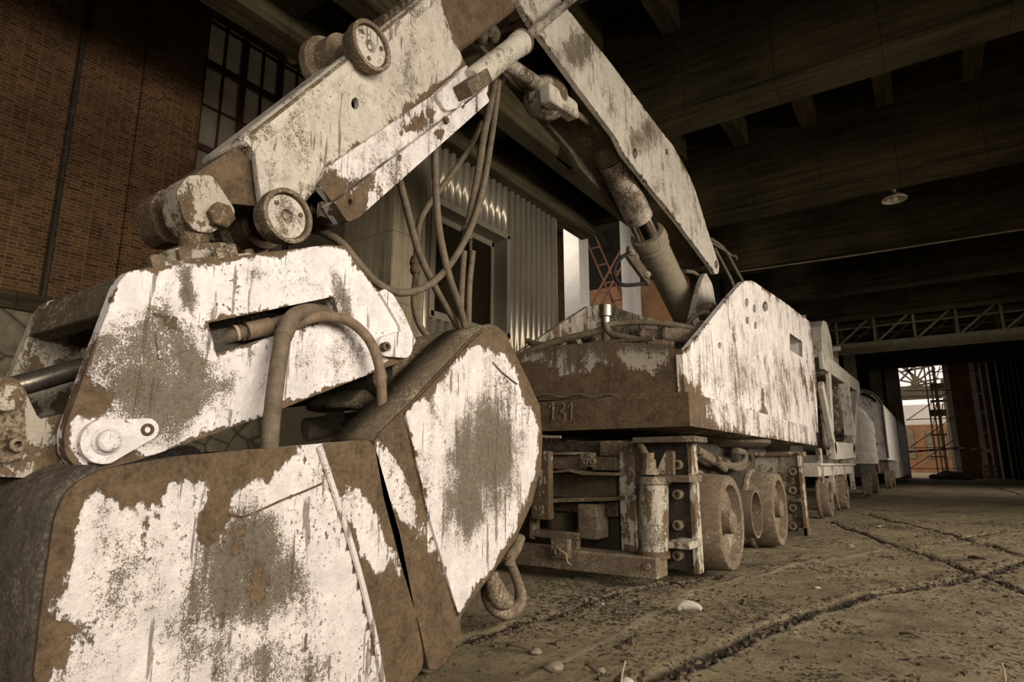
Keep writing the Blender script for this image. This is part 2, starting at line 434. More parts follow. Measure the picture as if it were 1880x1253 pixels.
me.materials.append(M['floor']); floor = bpy.data.objects.new('floor', me); COL.objects.link(floor); floor['kind'] = 'structure'

def st(name, b, m, bevel=0, label=None): return obj(name, b, m, None, bevel, kind='structure', label=label)
XW = -9.5
# left brick wall, opening for the tall window
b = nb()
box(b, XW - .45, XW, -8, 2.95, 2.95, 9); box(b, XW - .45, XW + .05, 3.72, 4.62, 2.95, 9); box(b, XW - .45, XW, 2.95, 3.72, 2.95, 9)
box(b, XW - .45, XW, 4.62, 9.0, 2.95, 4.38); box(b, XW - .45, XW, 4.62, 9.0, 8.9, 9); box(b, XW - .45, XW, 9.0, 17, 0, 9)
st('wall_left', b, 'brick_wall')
b = nb(); box(b, XW - .45, XW + .06, -8, 9, -.1, 2.72); st('trim_1', b, 'stone', label='rubble stone plinth under the brick wall')
b = nb(); box(b, XW - .45, XW + .14, -8, 9, 2.72, 2.95); st('trim_2', b, 'conc_y', .02, label='concrete coping on the stone plinth')
# tall window
b = nb()
y0, y1, z0, z1 = 4.62, 9.0, 4.38, 8.9
for k in range(7):
    y = y0 + .04 + k * .735; box(b, XW - .2, XW - .08, y - .05, y + .05, z0, z1)
    if k < 6: box(b, XW - .16, XW - .1, y + .367 - .018, y + .367 + .018, z0, z1)
for k, z in enumerate((4.42, 6.02, 7.60)):
    box(b, XW - .19, XW - .085, y0, y1, z - .055, z + .055)
for z in (5.2, 6.8, 8.4): box(b, XW - .16, XW - .1, y0, y1, z - .018, z + .018)
w1 = st('window_1', b, 'frame_red', label='tall multi-pane window with dusty glass in red frames')
b = nb(); box(b, XW - .135, XW - .125, y0, y1, z0, z1); obj('glass', b, 'glass_dusty', w1, label='dusty glass panes')
# pipe on the brick wall
b = nb(); p, q = at(85, 542, X=XW + .06), at(160, 0, X=XW + .06); yv = (p.y + q.y) / 2
cyl(b, (XW + .06, yv, 2.95), (XW + .06, yv, 9), .035, seg=10)
pipe = obj('wall_pipe', b, 'rust_dark'); tag(pipe, 'thin dark vertical pipe fixed to the brick wall', 'pipe')
# ceiling slab, beams, joists
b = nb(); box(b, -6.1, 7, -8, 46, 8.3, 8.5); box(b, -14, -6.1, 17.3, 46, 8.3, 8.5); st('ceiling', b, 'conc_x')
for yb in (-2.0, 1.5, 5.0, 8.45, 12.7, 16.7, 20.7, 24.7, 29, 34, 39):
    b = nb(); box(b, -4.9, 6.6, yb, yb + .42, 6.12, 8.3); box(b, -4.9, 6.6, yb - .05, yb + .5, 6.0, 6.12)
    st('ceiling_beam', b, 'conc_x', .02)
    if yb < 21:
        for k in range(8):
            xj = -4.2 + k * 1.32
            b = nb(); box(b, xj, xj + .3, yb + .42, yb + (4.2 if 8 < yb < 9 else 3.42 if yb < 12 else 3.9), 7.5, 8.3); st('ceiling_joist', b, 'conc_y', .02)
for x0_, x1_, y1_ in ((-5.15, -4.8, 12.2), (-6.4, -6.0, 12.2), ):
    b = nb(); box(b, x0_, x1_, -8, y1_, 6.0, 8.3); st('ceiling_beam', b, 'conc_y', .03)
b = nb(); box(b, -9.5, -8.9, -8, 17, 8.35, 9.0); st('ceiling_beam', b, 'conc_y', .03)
b = nb(); box(b, -10, -6.0, -8, 17.3, 9.0, 9.2); st('ceiling_bay', b, 'dark_wall')
b = nb(); box(b, -6.1, -6.0, -8, 12.2, 8.3, 9.0); st('trim_20', b, 'dark_wall')
for yb in (3.6, 7.3, 11.8):
    b = nb(); box(b, -6.0, -5.15, yb, yb + .4, 6.25, 7.8); st('ceiling_beam', b, 'conc_x', .03)
for x_ in (-5.8,):
    b = nb(); box(b, x_, x_ + .2, 12.2, 30, 7.0, 7.8); st('ceiling_joist', b, 'conc_y')
# columns
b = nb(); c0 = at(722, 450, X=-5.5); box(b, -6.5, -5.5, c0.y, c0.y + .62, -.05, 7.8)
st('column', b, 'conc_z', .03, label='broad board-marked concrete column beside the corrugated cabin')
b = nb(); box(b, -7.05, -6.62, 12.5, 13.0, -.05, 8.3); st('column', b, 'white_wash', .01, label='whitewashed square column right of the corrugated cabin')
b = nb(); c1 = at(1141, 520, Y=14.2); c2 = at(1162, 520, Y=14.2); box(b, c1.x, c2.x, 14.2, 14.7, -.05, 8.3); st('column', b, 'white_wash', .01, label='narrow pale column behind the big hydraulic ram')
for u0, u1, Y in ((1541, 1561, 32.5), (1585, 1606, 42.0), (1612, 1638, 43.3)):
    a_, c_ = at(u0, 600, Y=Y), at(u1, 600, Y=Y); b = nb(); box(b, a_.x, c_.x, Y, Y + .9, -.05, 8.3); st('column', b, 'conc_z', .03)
# bay wall behind, far wall, right wall, near wall
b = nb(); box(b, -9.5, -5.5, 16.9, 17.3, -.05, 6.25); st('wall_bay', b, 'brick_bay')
b = nb(); box(b, -9.5, -4.0, 16.7, 16.95, 3.35, 3.75); st('trim_3', b, 'oxide', label='red painted rail along the brick bay wall')
b = nb(); box(b, -9.9, -5.5, 16.9, 17.3, 6.25, 9.2); box(b, -5.9, -5.5, 17.3, 45, -.05, 7.8); st('trim_4', b, 'dark_wall')
DX0, DX1, DZ = -1.66, 2.95, 7.15
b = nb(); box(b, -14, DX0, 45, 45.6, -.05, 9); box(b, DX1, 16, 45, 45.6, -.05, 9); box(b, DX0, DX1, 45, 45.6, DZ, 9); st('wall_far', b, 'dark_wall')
b = nb(); box(b, DX0 - .1, DX1 + .1, 44.7, 45, DZ - .05, DZ + .35); st('trim_5', b, 'girder', label='lintel over the open hall gate')
for k in range(4):
    b = nb(); xk = DX0 - .4 + k * 1.1; box(b, xk, xk + .22, 41, 44.7, DZ + .35, DZ + 1.0); st('ceiling_joist', b, 'conc_y')
b = nb(); box(b, 6.6, 7.0, 13, 19.5, -.05, 8.4); box(b, 6.6, 7.0, 26.5, 46, -.05, 8.4); box(b, 6.6, 7.0, 19.5, 26.5, 5.0, 8.4); box(b, 6.6, 7.0, -8, -3.2, -.05, 8.4); box(b, 6.6, 7.0, -3.2, 13, 4.4, 8.4); st('wall_right', b, 'dark_wall')  # far opening made up for the added fill lamp, near opening assumed
b = nb(); box(b, -10, -.2, -8.4, -8, -.05, 9.2); box(b, 5.4, 7, -8.4, -8, -.05, 8.4); box(b, -.2, 5.4, -8.4, -8, 4.1, 8.4); st('wall_near', b, 'dark_wall')  # unseen; its opening is assumed, made for the rear lamp
for k in range(5):   # upright sheets of the dark partition right of the gate
    u = 1842 + k * 9; p = at(u, 760, Y=44.2); b = nb(); box(b, p.x, p.x + .08, 44.3, 44.95, -.05, 6.8); st('trim_%d' % (6 + k), b, 'girder')

# ------------------------------------------------------------------ corrugated cabin
cab = thing('cabin', 'corrugated sheet cabin with a large window beside the concrete column', 'cabin', (-7.6, 8.4, 0))
CX = -6.2; cy0, cy1, cz1 = 6.32, 10.55, 5.92
wy0, wy1, wz0, wz1 = 6.72, 8.85, 3.02, 4.98
def corr(b, y0, y1, z0, z1):
    pts = []; y = y0; k = 0; pitch = .19
    prof = [(0, 0), (.07, 0), (.085, .075), (.155, .075), (.17, 0)]
    while y < y1:
        for dy, dx in prof:
            if y + dy <= y1: pts.append((CX + dx, y + dy))
        y += pitch
    pts.append((CX, y1))
    lo = [b.verts.new((x, y_, z0)) for x, y_ in pts]; hi = [b.verts.new((x, y_, z1)) for x, y_ in pts]
    for i in range(len(pts) - 1): b.faces.new((lo[i], lo[i + 1], hi[i + 1], hi[i]))
b = nb(); corr(b, cy0, wy0, 0, cz1); corr(b, wy1, cy1, 0, cz1); corr(b, wy0, wy1, 0, wz0); corr(b, wy0, wy1, wz1, cz1)
o = obj('cladding', b, 'corrugated', cab, ang=20); md = o.modifiers.new('sheet', 'SOLIDIFY'); md.thickness = .02; md.offset = -1
b = nb(); box(b, -9.3, CX - .01, cy1 - .12, cy1, 0, cz1); box(b, -9.3, CX - .01, cy0, cy0 + .1, 0, cz1); box(b, -9.3, CX - .01, cy0, cy1, cz1 - .1, cz1); box(b, -9.35, -9.25, cy0, cy1, 0, cz1)
obj('cabin_shell', b, 'frame_grey', cab)
b = nb(); box(b, CX - .02, CX + .07, cy1 - .1, cy1 + .06, 0, cz1); obj('corner_trim', b, 'corrugated', cab, .01)
b = nb()
for (a0, a1, c0_, c1_) in ((wy0 - .02, wy0 + .09, wz0, wz1), (wy1 - .09, wy1 + .02, wz0, wz1), (wy0, wy1, wz0 - .02, wz0 + .1), (wy0, wy1, wz1 - .09, wz1 + .02)):
    box(b, CX - .3, CX + .08, a0, a1, c0_, c1_)
wf = obj('window_frame', b, 'frame_grey', cab, .01)
b = nb(); box(b, CX - .3, CX - .22, wy0 + .09, wy0 + .17, wz0, wz1); box(b, CX - .3, CX - .22, wy1 - .17, wy1 - .09, wz0, wz1); box(b, CX - .3, CX - .22, wy0, wy1, wz0 + .1, wz0 + .19)
box(b, CX - .3, CX - .22, wy0, wy1, wz1 - .2, wz1 - .09); box(b, CX - .3, CX - .23, wy0 + 1.32, wy0 + 1.39, wz0, wz1)
obj('sash', b, 'frame_grey', wf, .008)
b = nb(); box(b, CX - .27, CX - .255, wy0 + .09, wy1 - .09, wz0 + .1, wz1 - .1); obj('glass', b, 'glass_dark', wf)

# ------------------------------------------------------------------ red ladders leaning in the far bay
def ladder(p, q, label, w=.42, n=9, m='oxide'):
    p, q = Vector(p), Vector(q); p = q + (p - q) * (q.z + .01) / (q.z - p.z); n = 13; w = .34; t = thing('ladder', label, 'ladder', p, 'red ladders in the far bay')
    for s in (-1, 1):
        b = nb(); bar(b, p + Vector((s * w / 2, 0, 0)), q + Vector((s * w / 2, 0, 0)), .04, .06); obj('rail', b, m, t)
    for k in range(1, n):
        b = nb(); c = p.lerp(q, k / n); bar(b, c - Vector((w / 2, 0, 0)), c + Vector((w / 2, 0, 0)), .035, .04); obj('rung', b, m, t)
    return t
ladder(at(1050, 640, Y=15.2), at(1168, 425, Y=15.6), 'red ladder leaning to the right behind the white column', .42)
ladder(at(1172, 640, Y=15.9), at(1080, 425, Y=16.3), 'red ladder leaning to the left, crossing behind the other', .40)

# ------------------------------------------------------------------ gantry crane across the hall
gan = thing('gantry_girder', 'long lattice crane girder spanning the hall above the wagons', 'crane girder', (0, 26.4, 5.2))
gz0, gz1 = 5.22, 6.32
for nm, Y in (('near_truss', 26.0), ('far_truss', 27.6)):
    b = nb()
    for z in (gz0, gz1): bar(b, (-5.4, Y, z), (6.3, Y, z), .14, .16)
    bar(b, (-5.4, Y, (gz0 + gz1) / 2 + .1), (6.3, Y, (gz0 + gz1) / 2 + .1), .05, .06)
    obj('chord', b, 'girder', gan)
    for k in range(9):
        x = -5.2 + k * 1.25
        b = nb(); bar(b, (x, Y, gz0), (x, Y, gz1), .09, .09, (0, 1, 0)); obj('upright', b, 'girder', gan)
        b = nb(); bar(b, (x + .05, Y, gz0 + .05), (x + 1.2, Y, gz1 - .05), .07, .08, (0, 1, 0)); obj('diagonal', b, 'girder', gan)
b = nb(); box(b, -5.4, 6.3, 26.1, 27.5, gz0 - .06, gz0 - .02); obj('walkway', b, 'girder', gan)
t = thing('tube_light', 'long fluorescent tube light above the crane girder', 'lamp', at(1663, 575, Y=25.6))
p, q = at(1622, 578, Y=25.6), at(1706, 570, Y=25.6); q.z = p.z = 6.42
b = nb(); bar(b, p + Vector((0, 0, .1)), q + Vector((0, 0, .1)), .22, .12); obj('housing', b, 'enamel', t)
b = nb(); cyl(b, p, q, .045, seg=10); obj('tube', b, 'tube_lit', t)
for s in (p, q):
    b = nb(); cyl(b, s + Vector((0, 0, .1)), (s.x, s.y, 8.3), .02, seg=8); obj('hanger', b, 'girder', t)
# enamel pendant lamp
L = at(1642, 366, Y=13.9)
t = thing('pendant_lamp', 'small white enamel pendant lamp hanging under the concrete beams', 'lamp', L)
b = nb(); lathe(b, L, (0, 0, 1), [(-.02, .225), (0, .23), (.05, .19), (.1, .1), (.14, .055), (.15, .05)], 28, False); o = obj('shade', b, 'enamel', t); o.modifiers.new('s', 'SOLIDIFY').thickness = .008
b = nb(); cyl(b, L + Vector((0, 0, .13)), L + Vector((0, 0, .26)), .05, seg=14); cyl(b, L + Vector((0, 0, .26)), (L.x, L.y, 8.3), .012, seg=8); obj('socket', b, 'enamel', t)
b = nb(); lathe(b, L + Vector((0, 0, .13)), (0, 0, -1), [(0, .03), (.05, .035), (.1, .06), (.15, .06), (.19, .02)], 16); obj('bulb', b, 'enamel', t)
# small lamp on the ceiling by the tall window
L = at(538, 107, X=-8.4)
t = thing('bulkhead_lamp', 'tiny pale bulkhead lamp by the top of the tall window', 'lamp', L)
b = nb(); lathe(b, L, (.7, -.5, -.3), [(0, .1), (.08, .1), (.16, .07), (.19, .02)], 16); obj('globe', b, 'enamel', t)
b = nb(); cyl(b, L + Vector((0, 0, .08)), (L.x, L.y, 9.0), .018, seg=8); obj('stem', b, 'girder', t)
# thin service pipe slung under the third beam
b = nb(); p, q = at(1352, 500, Y=16.4), at(1900, 418, Y=16.4); tube(b, [p, (p + q) / 2 + Vector((0, 0, -.02)), q], .018, 8)
o = obj('service_pipe', b, 'timber'); tag(o, 'thin pale pipe running along under the third concrete beam', 'pipe')
b = nb(); p, q = at(1746, 491, Y=21), at(1824, 482, Y=21); q.z = p.z; bar(b, p, q, .1, .1)
o = obj('ceiling_tube', b, 'timber'); tag(o, 'unlit tube lamp high under the dark ceiling at right', 'lamp')

# ------------------------------------------------------------------ the open gate and what stands there
def ybars(b, lst, Y, w):
    for (u0, v0, u1, v1) in lst: bar(b, at(u0, v0, Y=Y), at(u1, v1, Y=Y), w, w, (0, 1, 0))
sc = thing('scaffold_tower', 'tall scaffold tower with platforms standing in the gate opening', 'scaffold', at(1730, 866, Y=43.6))
for pz in ((1703, 668, 1722, 866), (1722, 668, 1738, 866), (1712, 668, 1731, 866), (1736, 672, 1741, 866)):
    p = at(pz[2], 866, Y=46.2 + (pz[0] % 3) * .5); b = nb(); bar(b, (p.x, p.y, 0), (p.x, p.y, 7.0), .09, .09); obj('pole', b, 'timber', sc)
for v in (716, 738, 764, 800, 840):
    p, q = at(1708, v, Y=46.4), at(1739, v, Y=46.4); b = nb(); box(b, p.x, q.x, 46.1, 47.2, p.z, p.z + (.35 if v in (716, 764) else .07)); obj('platform', b, 'girder', sc)
for l in ((1718, 700, 1726, 672), (1714, 780, 1722, 722), (1725, 800, 1731, 740), (1708, 690, 1738, 672)):
    b = nb(); ybars(b, [l], 46.05, .05); obj('brace', b, 'timber', sc)
br_ = thing('bracing_poles', 'slanting and level steel poles barring the bright gate opening', 'poles', at(1670, 866, Y=44))
for l in ((1664, 773, 1740, 720), (1671, 822, 1745, 770), (1672, 860, 1752, 808), (1664, 771, 1795, 767), (1671, 823, 1735, 822), (1672, 861, 1800, 861), (1660, 718, 1800, 716), (1700, 684, 1795, 681)):
    b = nb(); ybars(b, [l], 44.7, .045); obj('pole', b, 'girder', br_)
# red and white barrier tape
b = nb(); P0, P1, P2 = at(1659, 831, Y=44.96), at(1760, 823, Y=44.45), at(1828, 828, Y=44.05)
for a_, c_ in ((P0, P1), (P1, P2)): bar(b, a_, c_, .012, .12)
o = obj('barrier_tape', b, 'tape'); tag(o, 'red and white barrier tape strung across the gate', 'tape')
# brick return, gate posts
gl = thing('gate_leaf', 'dark brown boarded gate leaf right of the scaffold tower', 'gate', (1.6, 45.8, 0))
b = nb(); box(b, at(1750, 760, Y=45.8).x, at(1840, 760, Y=45.8).x, 45.75, 45.95, -.05, 7.0); obj('panel', b, plain('brown_boards', (.34, .15, .07), .9, 0, .6, 1.5), gl)
for u, w in ((1748, .30), (1797, .26)):
    p = at(u, 770, Y=45.7); b = nb(); box(b, p.x - w / 2, p.x + w / 2, 45.62, 45.75, -.05, 7.0); obj('stile', b, 'white_wash', gl)
for u, lab in ((1812, 'thin pale upright pole with short pegs right of the gate leaf'), (1826, 'thin pale bare pole furthest right of the gate leaf')):
    p = at(u, 770, Y=44); b = nb(); bar(b, (p.x, 44, 0), (p.x, 44, 6.9), .09, .09)
    if u == 1812:
        for k in range(5): bar(b, (p.x - .3, 44, 1.5 + k * 1.1), (p.x, 44, 1.5 + k * 1.1), .06, .06)
    o = obj('gate_pole', b, 'white_wash'); tag(o, lab, 'pole', 'pale poles beside the gate')
# crate
p = at(1818, 866, Y=42); t = thing('crate', 'small pale slatted crate on the floor beside the gate', 'crate', (p.x, 42, 0))
for k in range(3):
    b = nb(); box(b, p.x - .3, p.x + .3, 41.9, 41.95, .1 + k * .26, .25 + k * .26); obj('slat', b, 'timber', t)
for s in (-.3, .26):
    b = nb(); box(b, p.x + s, p.x + s + .05, 41.95, 42.4, 0, .8); obj('post', b, 'timber', t)
# heap of rubble at the foot of the scaffold
b = nb(); p = at(1745, 866, Y=42.6); bmesh.ops.create_icosphere(b, subdivisions=3, radius=1.0)
for v in b.verts: v.co = Vector((v.co.x * 1.0, v.co.y * .6, max(v.co.z, -.02) * .42)) * (1 + .35 * mnoise.noise(v.co * 2.3)) + Vector((p.x, 42.6, 0))
o = obj('rubble_heap', b, 'grime'); tag(o, 'low dark heap of rubble at the foot of the scaffold', 'rubble')
# outside
bl = thing('brick_building', 'orange brick building with pale roof seen through the open gate', 'building', (-2, 82, 0))
p, q = at(1640, 782, Y=80), at(1745, 782, Y=80); b = nb(); box(b, p.x - 6, q.x + 2, 80, 90, 0, p.z); obj('wall', b, 'brick_bay', bl)
r_ = at(1700, 745, Y=82); b = nb(); box(b, p.x - 6, q.x + 2, 80.5, 91, p.z, r_.z); obj('roof', b, 'white_wash', bl)
for u in (1664, 1698, 1724):
    a_, c_ = at(u, 790, Y=79.9), at(u + 19, 842, Y=79.9); b = nb(); box(b, a_.x, c_.x, 79.85, 80, c_.z, a_.z); w_ = obj('window', b, 'girder', bl)
    b = nb()
    for k in range(1, 5): box(b, lerp(a_.x, c_.x, k / 5) - .04, lerp(a_.x, c_.x, k / 5) + .04, 79.8, 79.85, c_.z, a_.z)
    for k in range(1, 4): box(b, a_.x, c_.x, 79.8, 79.85, lerp(a_.z, c_.z, k / 4) - .04, lerp(a_.z, c_.z, k / 4) + .04)
    obj('glazing_bars', b, 'frame_grey', w_)
lc = thing('lattice_crane', 'dark lattice crane head against the white sky outside', 'crane', at(1690, 730, Y=56))
Y = 56
b = nb(); c_ = (1680, 704)
for k in range(7):
    a_ = PI * 1.06 + PI * .88 * (k / 6); ybars(b, [(c_[0], c_[1], c_[0] + 46 * math.cos(a_), c_[1] + 46 * math.sin(a_))], Y, .12)
ybars(b, [(1652, 700, 1690, 660), (1652, 672, 1700, 705), (1652, 660, 1690, 712), (1652, 684, 1710, 672), (1655, 713, 1715, 703)], Y, .14)
obj('lattice', b, 'girder', lc)
b = nb(); lathe(b, at(1680, 704, Y=Y - .3), (0, 1, 0), [(0, .3), (.6, .3)], 14); obj('hub', b, 'girder', lc)
b = nb(); bar(b, at(1640, 720, Y=Y), at(1730, 717, Y=Y), .5, .75); bar(b, at(1640, 732, Y=Y), at(1730, 727, Y=Y), .3, .35); obj('beam', b, 'girder', lc)
b = nb(); p = at(1660, 720, Y=Y + .5); box(b, p.x - 4, p.x - 3.4, Y, Y + 1, 0, p.z); obj('leg', b, 'girder', lc)
b = nb(); p = at(1712, 720, Y=Y); box(b, p.x + .6, p.x + 1.1, Y, Y + 1, 0, p.z + 1); obj('leg', b, 'girder', lc)

# ================================================================== RAIL-MOUNTED EXCAVATOR
EX = thing('excavator', 'cream rusted rail-mounted excavator with folded boom and weld-numbered deck', 'excavator', (-2.45, 7.0, 0))
XC = -1.5                      # plane of the right cheek plate
def ybox(b, u0, v0, u1, v1, Y, d):
    p, q, r, s = at(u0, v0, Y=Y), at(u1, v1, Y=Y), at(u0, v1, Y=Y), at(u1, v0, Y=Y)
    return box(b, (p.x + r.x) / 2, (q.x + s.x) / 2, Y, Y + d, (r.z + q.z) / 2, (p.z + s.z) / 2)
def pr(u, v0, v1, X): return abs(at(u, v0, X=X).z - at(u, v1, X=X).z) / 2

# --- cheek plates
CH = [(1253, 652), (1257, 722), (1380, 758), (1502, 795), (1499, 700), (1488, 592), (1440, 555), (1388, 520), (1380, 515), (1364, 517), (1335, 550)]
WIN = [(1450, 612), (1473, 628), (1473, 657), (1450, 643)]
HOLES = [circle_px(1371, 556, 3.5, 8, 10), circle_px(1385, 567, 3, 8, 10), circle_px(1405, 563, 5, 10, 12), circle_px(1372, 589, 3, 7, 10), circle_px(1387, 598, 3, 7, 10), circle_px(1321, 635, 3, 6, 10)]
b = nb(); pslab(b, CH, XC, .05, [WIN] + HOLES); dice(b, .09, 'YZ', lambda f: f.normal.x > .8)
ck = obj('cheek_plate', b, 'paint_body', EX, ang=25)
def w_cheek(p):
    u, v = pix(p); d = edge_dist((u, v), CH)
    r = max(0, 1 - d / 9) * .26 + blob(u, v, 1400, 735, 16, 40) * .3 + blob(u, v, 1270, 715, 30, 22) * .3 + blob(u, v, 1480, 700, 16, 90) * .2
    return r, blob(u, v, 1350, 690, 60, 60) * .18 + blob(u, v, 1440, 710, 40, 70) * .2
wear(ck, w_cheek)
b = nb(); p = [Vector(at(u, v, X=XC)) for u, v in WIN]
for a_, c_ in zip(p, p[1:] + p[:1]):
    o_ = Vector((-.22, 0, 0)); b.faces.new([b.verts.new(x) for x in (a_, c_, c_ + o_, a_ + o_)])
obj('window_reveal', b, 'paint', ck)
b = nb(); pslab(b, CH, XC, .05); bmesh.ops.translate(b, verts=b.verts, vec=(-1.84, 0, 0)); obj('cheek_plate', b, 'paint_worn', EX, label='far cheek plate, streaked and darker')
# --- front deck with its heavy lower band
DECK = [(1252, 642), (1236, 640), (1180, 630), (1110, 629), (1040, 637), (955, 652), (880, 668), (880, 740), (1256, 726)]
b = nb(); yslab(b, DECK, 4.46, 3.2); dice(b, .08, 'XZ', lambda f: f.normal.y < -.8)
o = obj('deck', b, 'paint_worn', EX, ang=30)
def w_deck(p):
    u, v = pix(p); k = 690 + 12 * math.sin(u / 23.) - .10 * (u - 1100) * (1 if u > 1100 else -.6)
    if p.y > 4.6: return .1, .3
    return min(.75, max(0, (v - k) / 22 + .22)) + max(0, (u - 1225) / 90), max(0, (640 + 22 - v) / 60)
wear(o, w_deck)
b = nb(); box(b, -3.42, XC + .035, 4.42, 10.12, 1.075, 1.325); dice(b, .09, 'XYZ')
o = obj('base_band', b, 'paint_body', EX, ang=30)
def w_band(p):
    if p.y < 4.5: return .75, .2
    return max(0, min(.7, (5.25 - p.y) * .9)) + max(0, (1.13 - p.z) * 3) + (.12 if p.z < 1.12 else 0), .1
wear(o, w_band)
b = nb(); tube(b, [at(u, 727 + 3 * math.sin(u / 9.), Y=4.43) for u in range(965, 1262, 9)], .008, 6, 2)
obj('weld_bead', b, 'rust_dust', o)
b = nb()
for pts in ([(1008, 748), (1015, 741), (1014, 772)], [(1024, 744), (1033, 741), (1036, 749), (1029, 756), (1037, 762), (1035, 771), (1025, 772)], [(1042, 748), (1049, 740), (1048, 770)]):
    tube(b, [at(u, v, Y=4.415) for u, v in pts], .0085, 8, 4, True)
obj('welded_number', b, 'rust_dust', o, label='weld-bead number 131')
b = nb(); box(b, -3.3, XC - .1, 6.6, 10.0, 1.3, 2.1); obj('machine_housing', b, 'rust_dark', EX)
# dome and lug at the rear of the house
b = nb(); pslab(b, [(1458, 580), (1480, 578), (1481, 592), (1466, 592)], XC - .1, .12); obj('lifting_lug', b, 'grime', EX, .01)
# fins carrying the boom foot
for X, lab in ((-2.12, None), (-2.8, None)):
    b = nb(); pslab(b, rounded([(1296, 499), (1286, 522), (1270, 588), (1300, 640), (1330, 610), (1314, 556), (1308, 522)], 6, 3), X, .06); obj('boom_bracket', b, 'paint_arm', EX, .012)
# --- boom
BX0, BX1 = -2.2, -2.74
BM = [(925, -45), (957, 10), (973, 39), (1066, 166), (1130, 251), (1146, 284), (1245, 409), (1306, 492), (1312, 504), (1319, 503), (1321, 488), (1302, 431), (1273, 338), (1259, 309), (1237, 269), (1205, 229), (1123, 118), (1044, 19), (985, -58)]
bl_ = rounded(BM, [0, 0, 8, 8, 8, 10, 8, 0, 5, 5, 5, 5, 10, 10, 10, 10, 8, 8, 0], 3)
b = nb(); pslab(b, bl_, BX0, .05, [circle_px(1166, 282, 4.5, 10, 12), circle_px(1224, 279, 3, 6, 10), circle_px(1315, 486, 3.5, 8, 12)]); dice(b, .1, 'YZ', lambda f: f.normal.x > .8)
boom = obj('boom', b, 'paint_boom', EX, 0, 25)
def w_boom(p):
    u, v = pix(p); return max(0, 1 - edge_dist((u, v), BM) / 6) * .3, blob(u, v, 1060, 95, 40, 70, .9) * .35 + blob(u, v, 1190, 250, 30, 60, .9) * .25
wear(boom, w_boom)
b = nb(); pslab(b, bl_, BX0, .05); bmesh.ops.translate(b, verts=b.verts, vec=(BX1 + .05 - BX0, 0, 0)); obj('side_plate', b, 'grime', boom)
def strip(b, a_, c_, t, hole=None):
    """plate spanning the two boom sides along the edge a-c"""
    d = (c_ - a_).normalized(); nrm = Vector((0, -d.z, d.y));
    if nrm.z < 0: nrm = -nrm
    a0, c0_ = a_ + nrm * .05, c_ + nrm * .05
    L = [[Vector((BX0 - .02, a0.y, a0.z)), Vector((BX0 - .02, c0_.y, c0_.z)), Vector((BX1 + .02, c0_.y, c0_.z)), Vector((BX1 + .02, a0.y, a0.z))]]
    if hole:
        s0, s1, x0, x1 = hole; r = abs(x1 - x0) / 2; xm = (x0 + x1) / 2; pts = []
        for k in range(13):
            an = -PI / 2 + PI * k / 12; pts.append(a0 + d * (s1 - r + r * math.cos(an)) + Vector((xm - a0.x + r * math.sin(an), 0, 0)))
        for k in range(13):
            an = PI / 2 + PI * k / 12; pts.append(a0 + d * (s0 + r + r * math.cos(an)) + Vector((xm - a0.x + r * math.sin(an), 0, 0)))
        L.append(pts)
    return slab(b, L, nrm * t)
ea, eb, ec, ed = at(973, 39, X=BX0), at(1130, 251, X=BX0), at(1245, 409, X=BX0), at(1306, 492, X=BX0)
Lw = (eb - ea).length
b = nb(); strip(b, ea, eb, .03, (Lw * .02, Lw * .60, BX0 - .07, BX1 + .07)); obj('bottom_plate', b, 'grime', boom)
b = nb(); strip(b, eb, ec, .03); strip(b, ec, ed, .03); obj('bottom_plate', b, 'grime', boom)
b = nb()
for k in range(10, 17):
    a_, c_ = at(*BM[k], X=BX0), at(*BM[k + 1], X=BX0)
    b.faces.new([b.verts.new(x) for x in (a_ + Vector((-.01, 0, -.03)), c_ + Vector((-.01, 0, -.03)), Vector((BX1, c_.y, c_.z - .03)), Vector((BX1, a_.y, a_.z - .03)))])
obj('top_plate', b, 'grime', boom)
# link ram inside the boom slot
XM = -2.47
p, q = at(925, 113, X=XM), at(1006, 168, X=XM)
b = nb(); cyl(b, p, q, .062, seg=20); ram = obj('link_ram', b, 'rod_rust', EX)
d_ = (q - p).normalized()
b = nb(); lathe(b, q - d_ * .03, d_, [(0, .06), (0, .11), (.05, .12), (.09, .09)], 20); obj('gland', b, 'rust_dark', ram)
b = nb(); bmesh.ops.create_icosphere(b, subdivisions=3, radius=.2); bmesh.ops.translate(b, verts=b.verts, vec=at(1000, 178, X=XM) + Vector((-.02, .05, .02))); obj('pivot_ball', b, 'paint_worn', ram)
b = nb(); bar(b, at(1000, 172, X=XM + .1), at(1052, 206, X=XM + .1), .12, .16); obj('clevis', b, 'paint_boom', ram, .02)
b = nb(); tube(b, [at(1046, 204, X=XM + .1), at(1062, 212, X=XM + .1), at(1082, 226, X=XM + .1)], .034, 12); lathe(b, at(1046, 203, X=XM + .1), at(1052, 206, X=XM + .1) - at(1046, 203, X=XM + .1), [(0, .05), (.07, .05)], 8); obj('hose_end', b, 'rust_dust', ram)
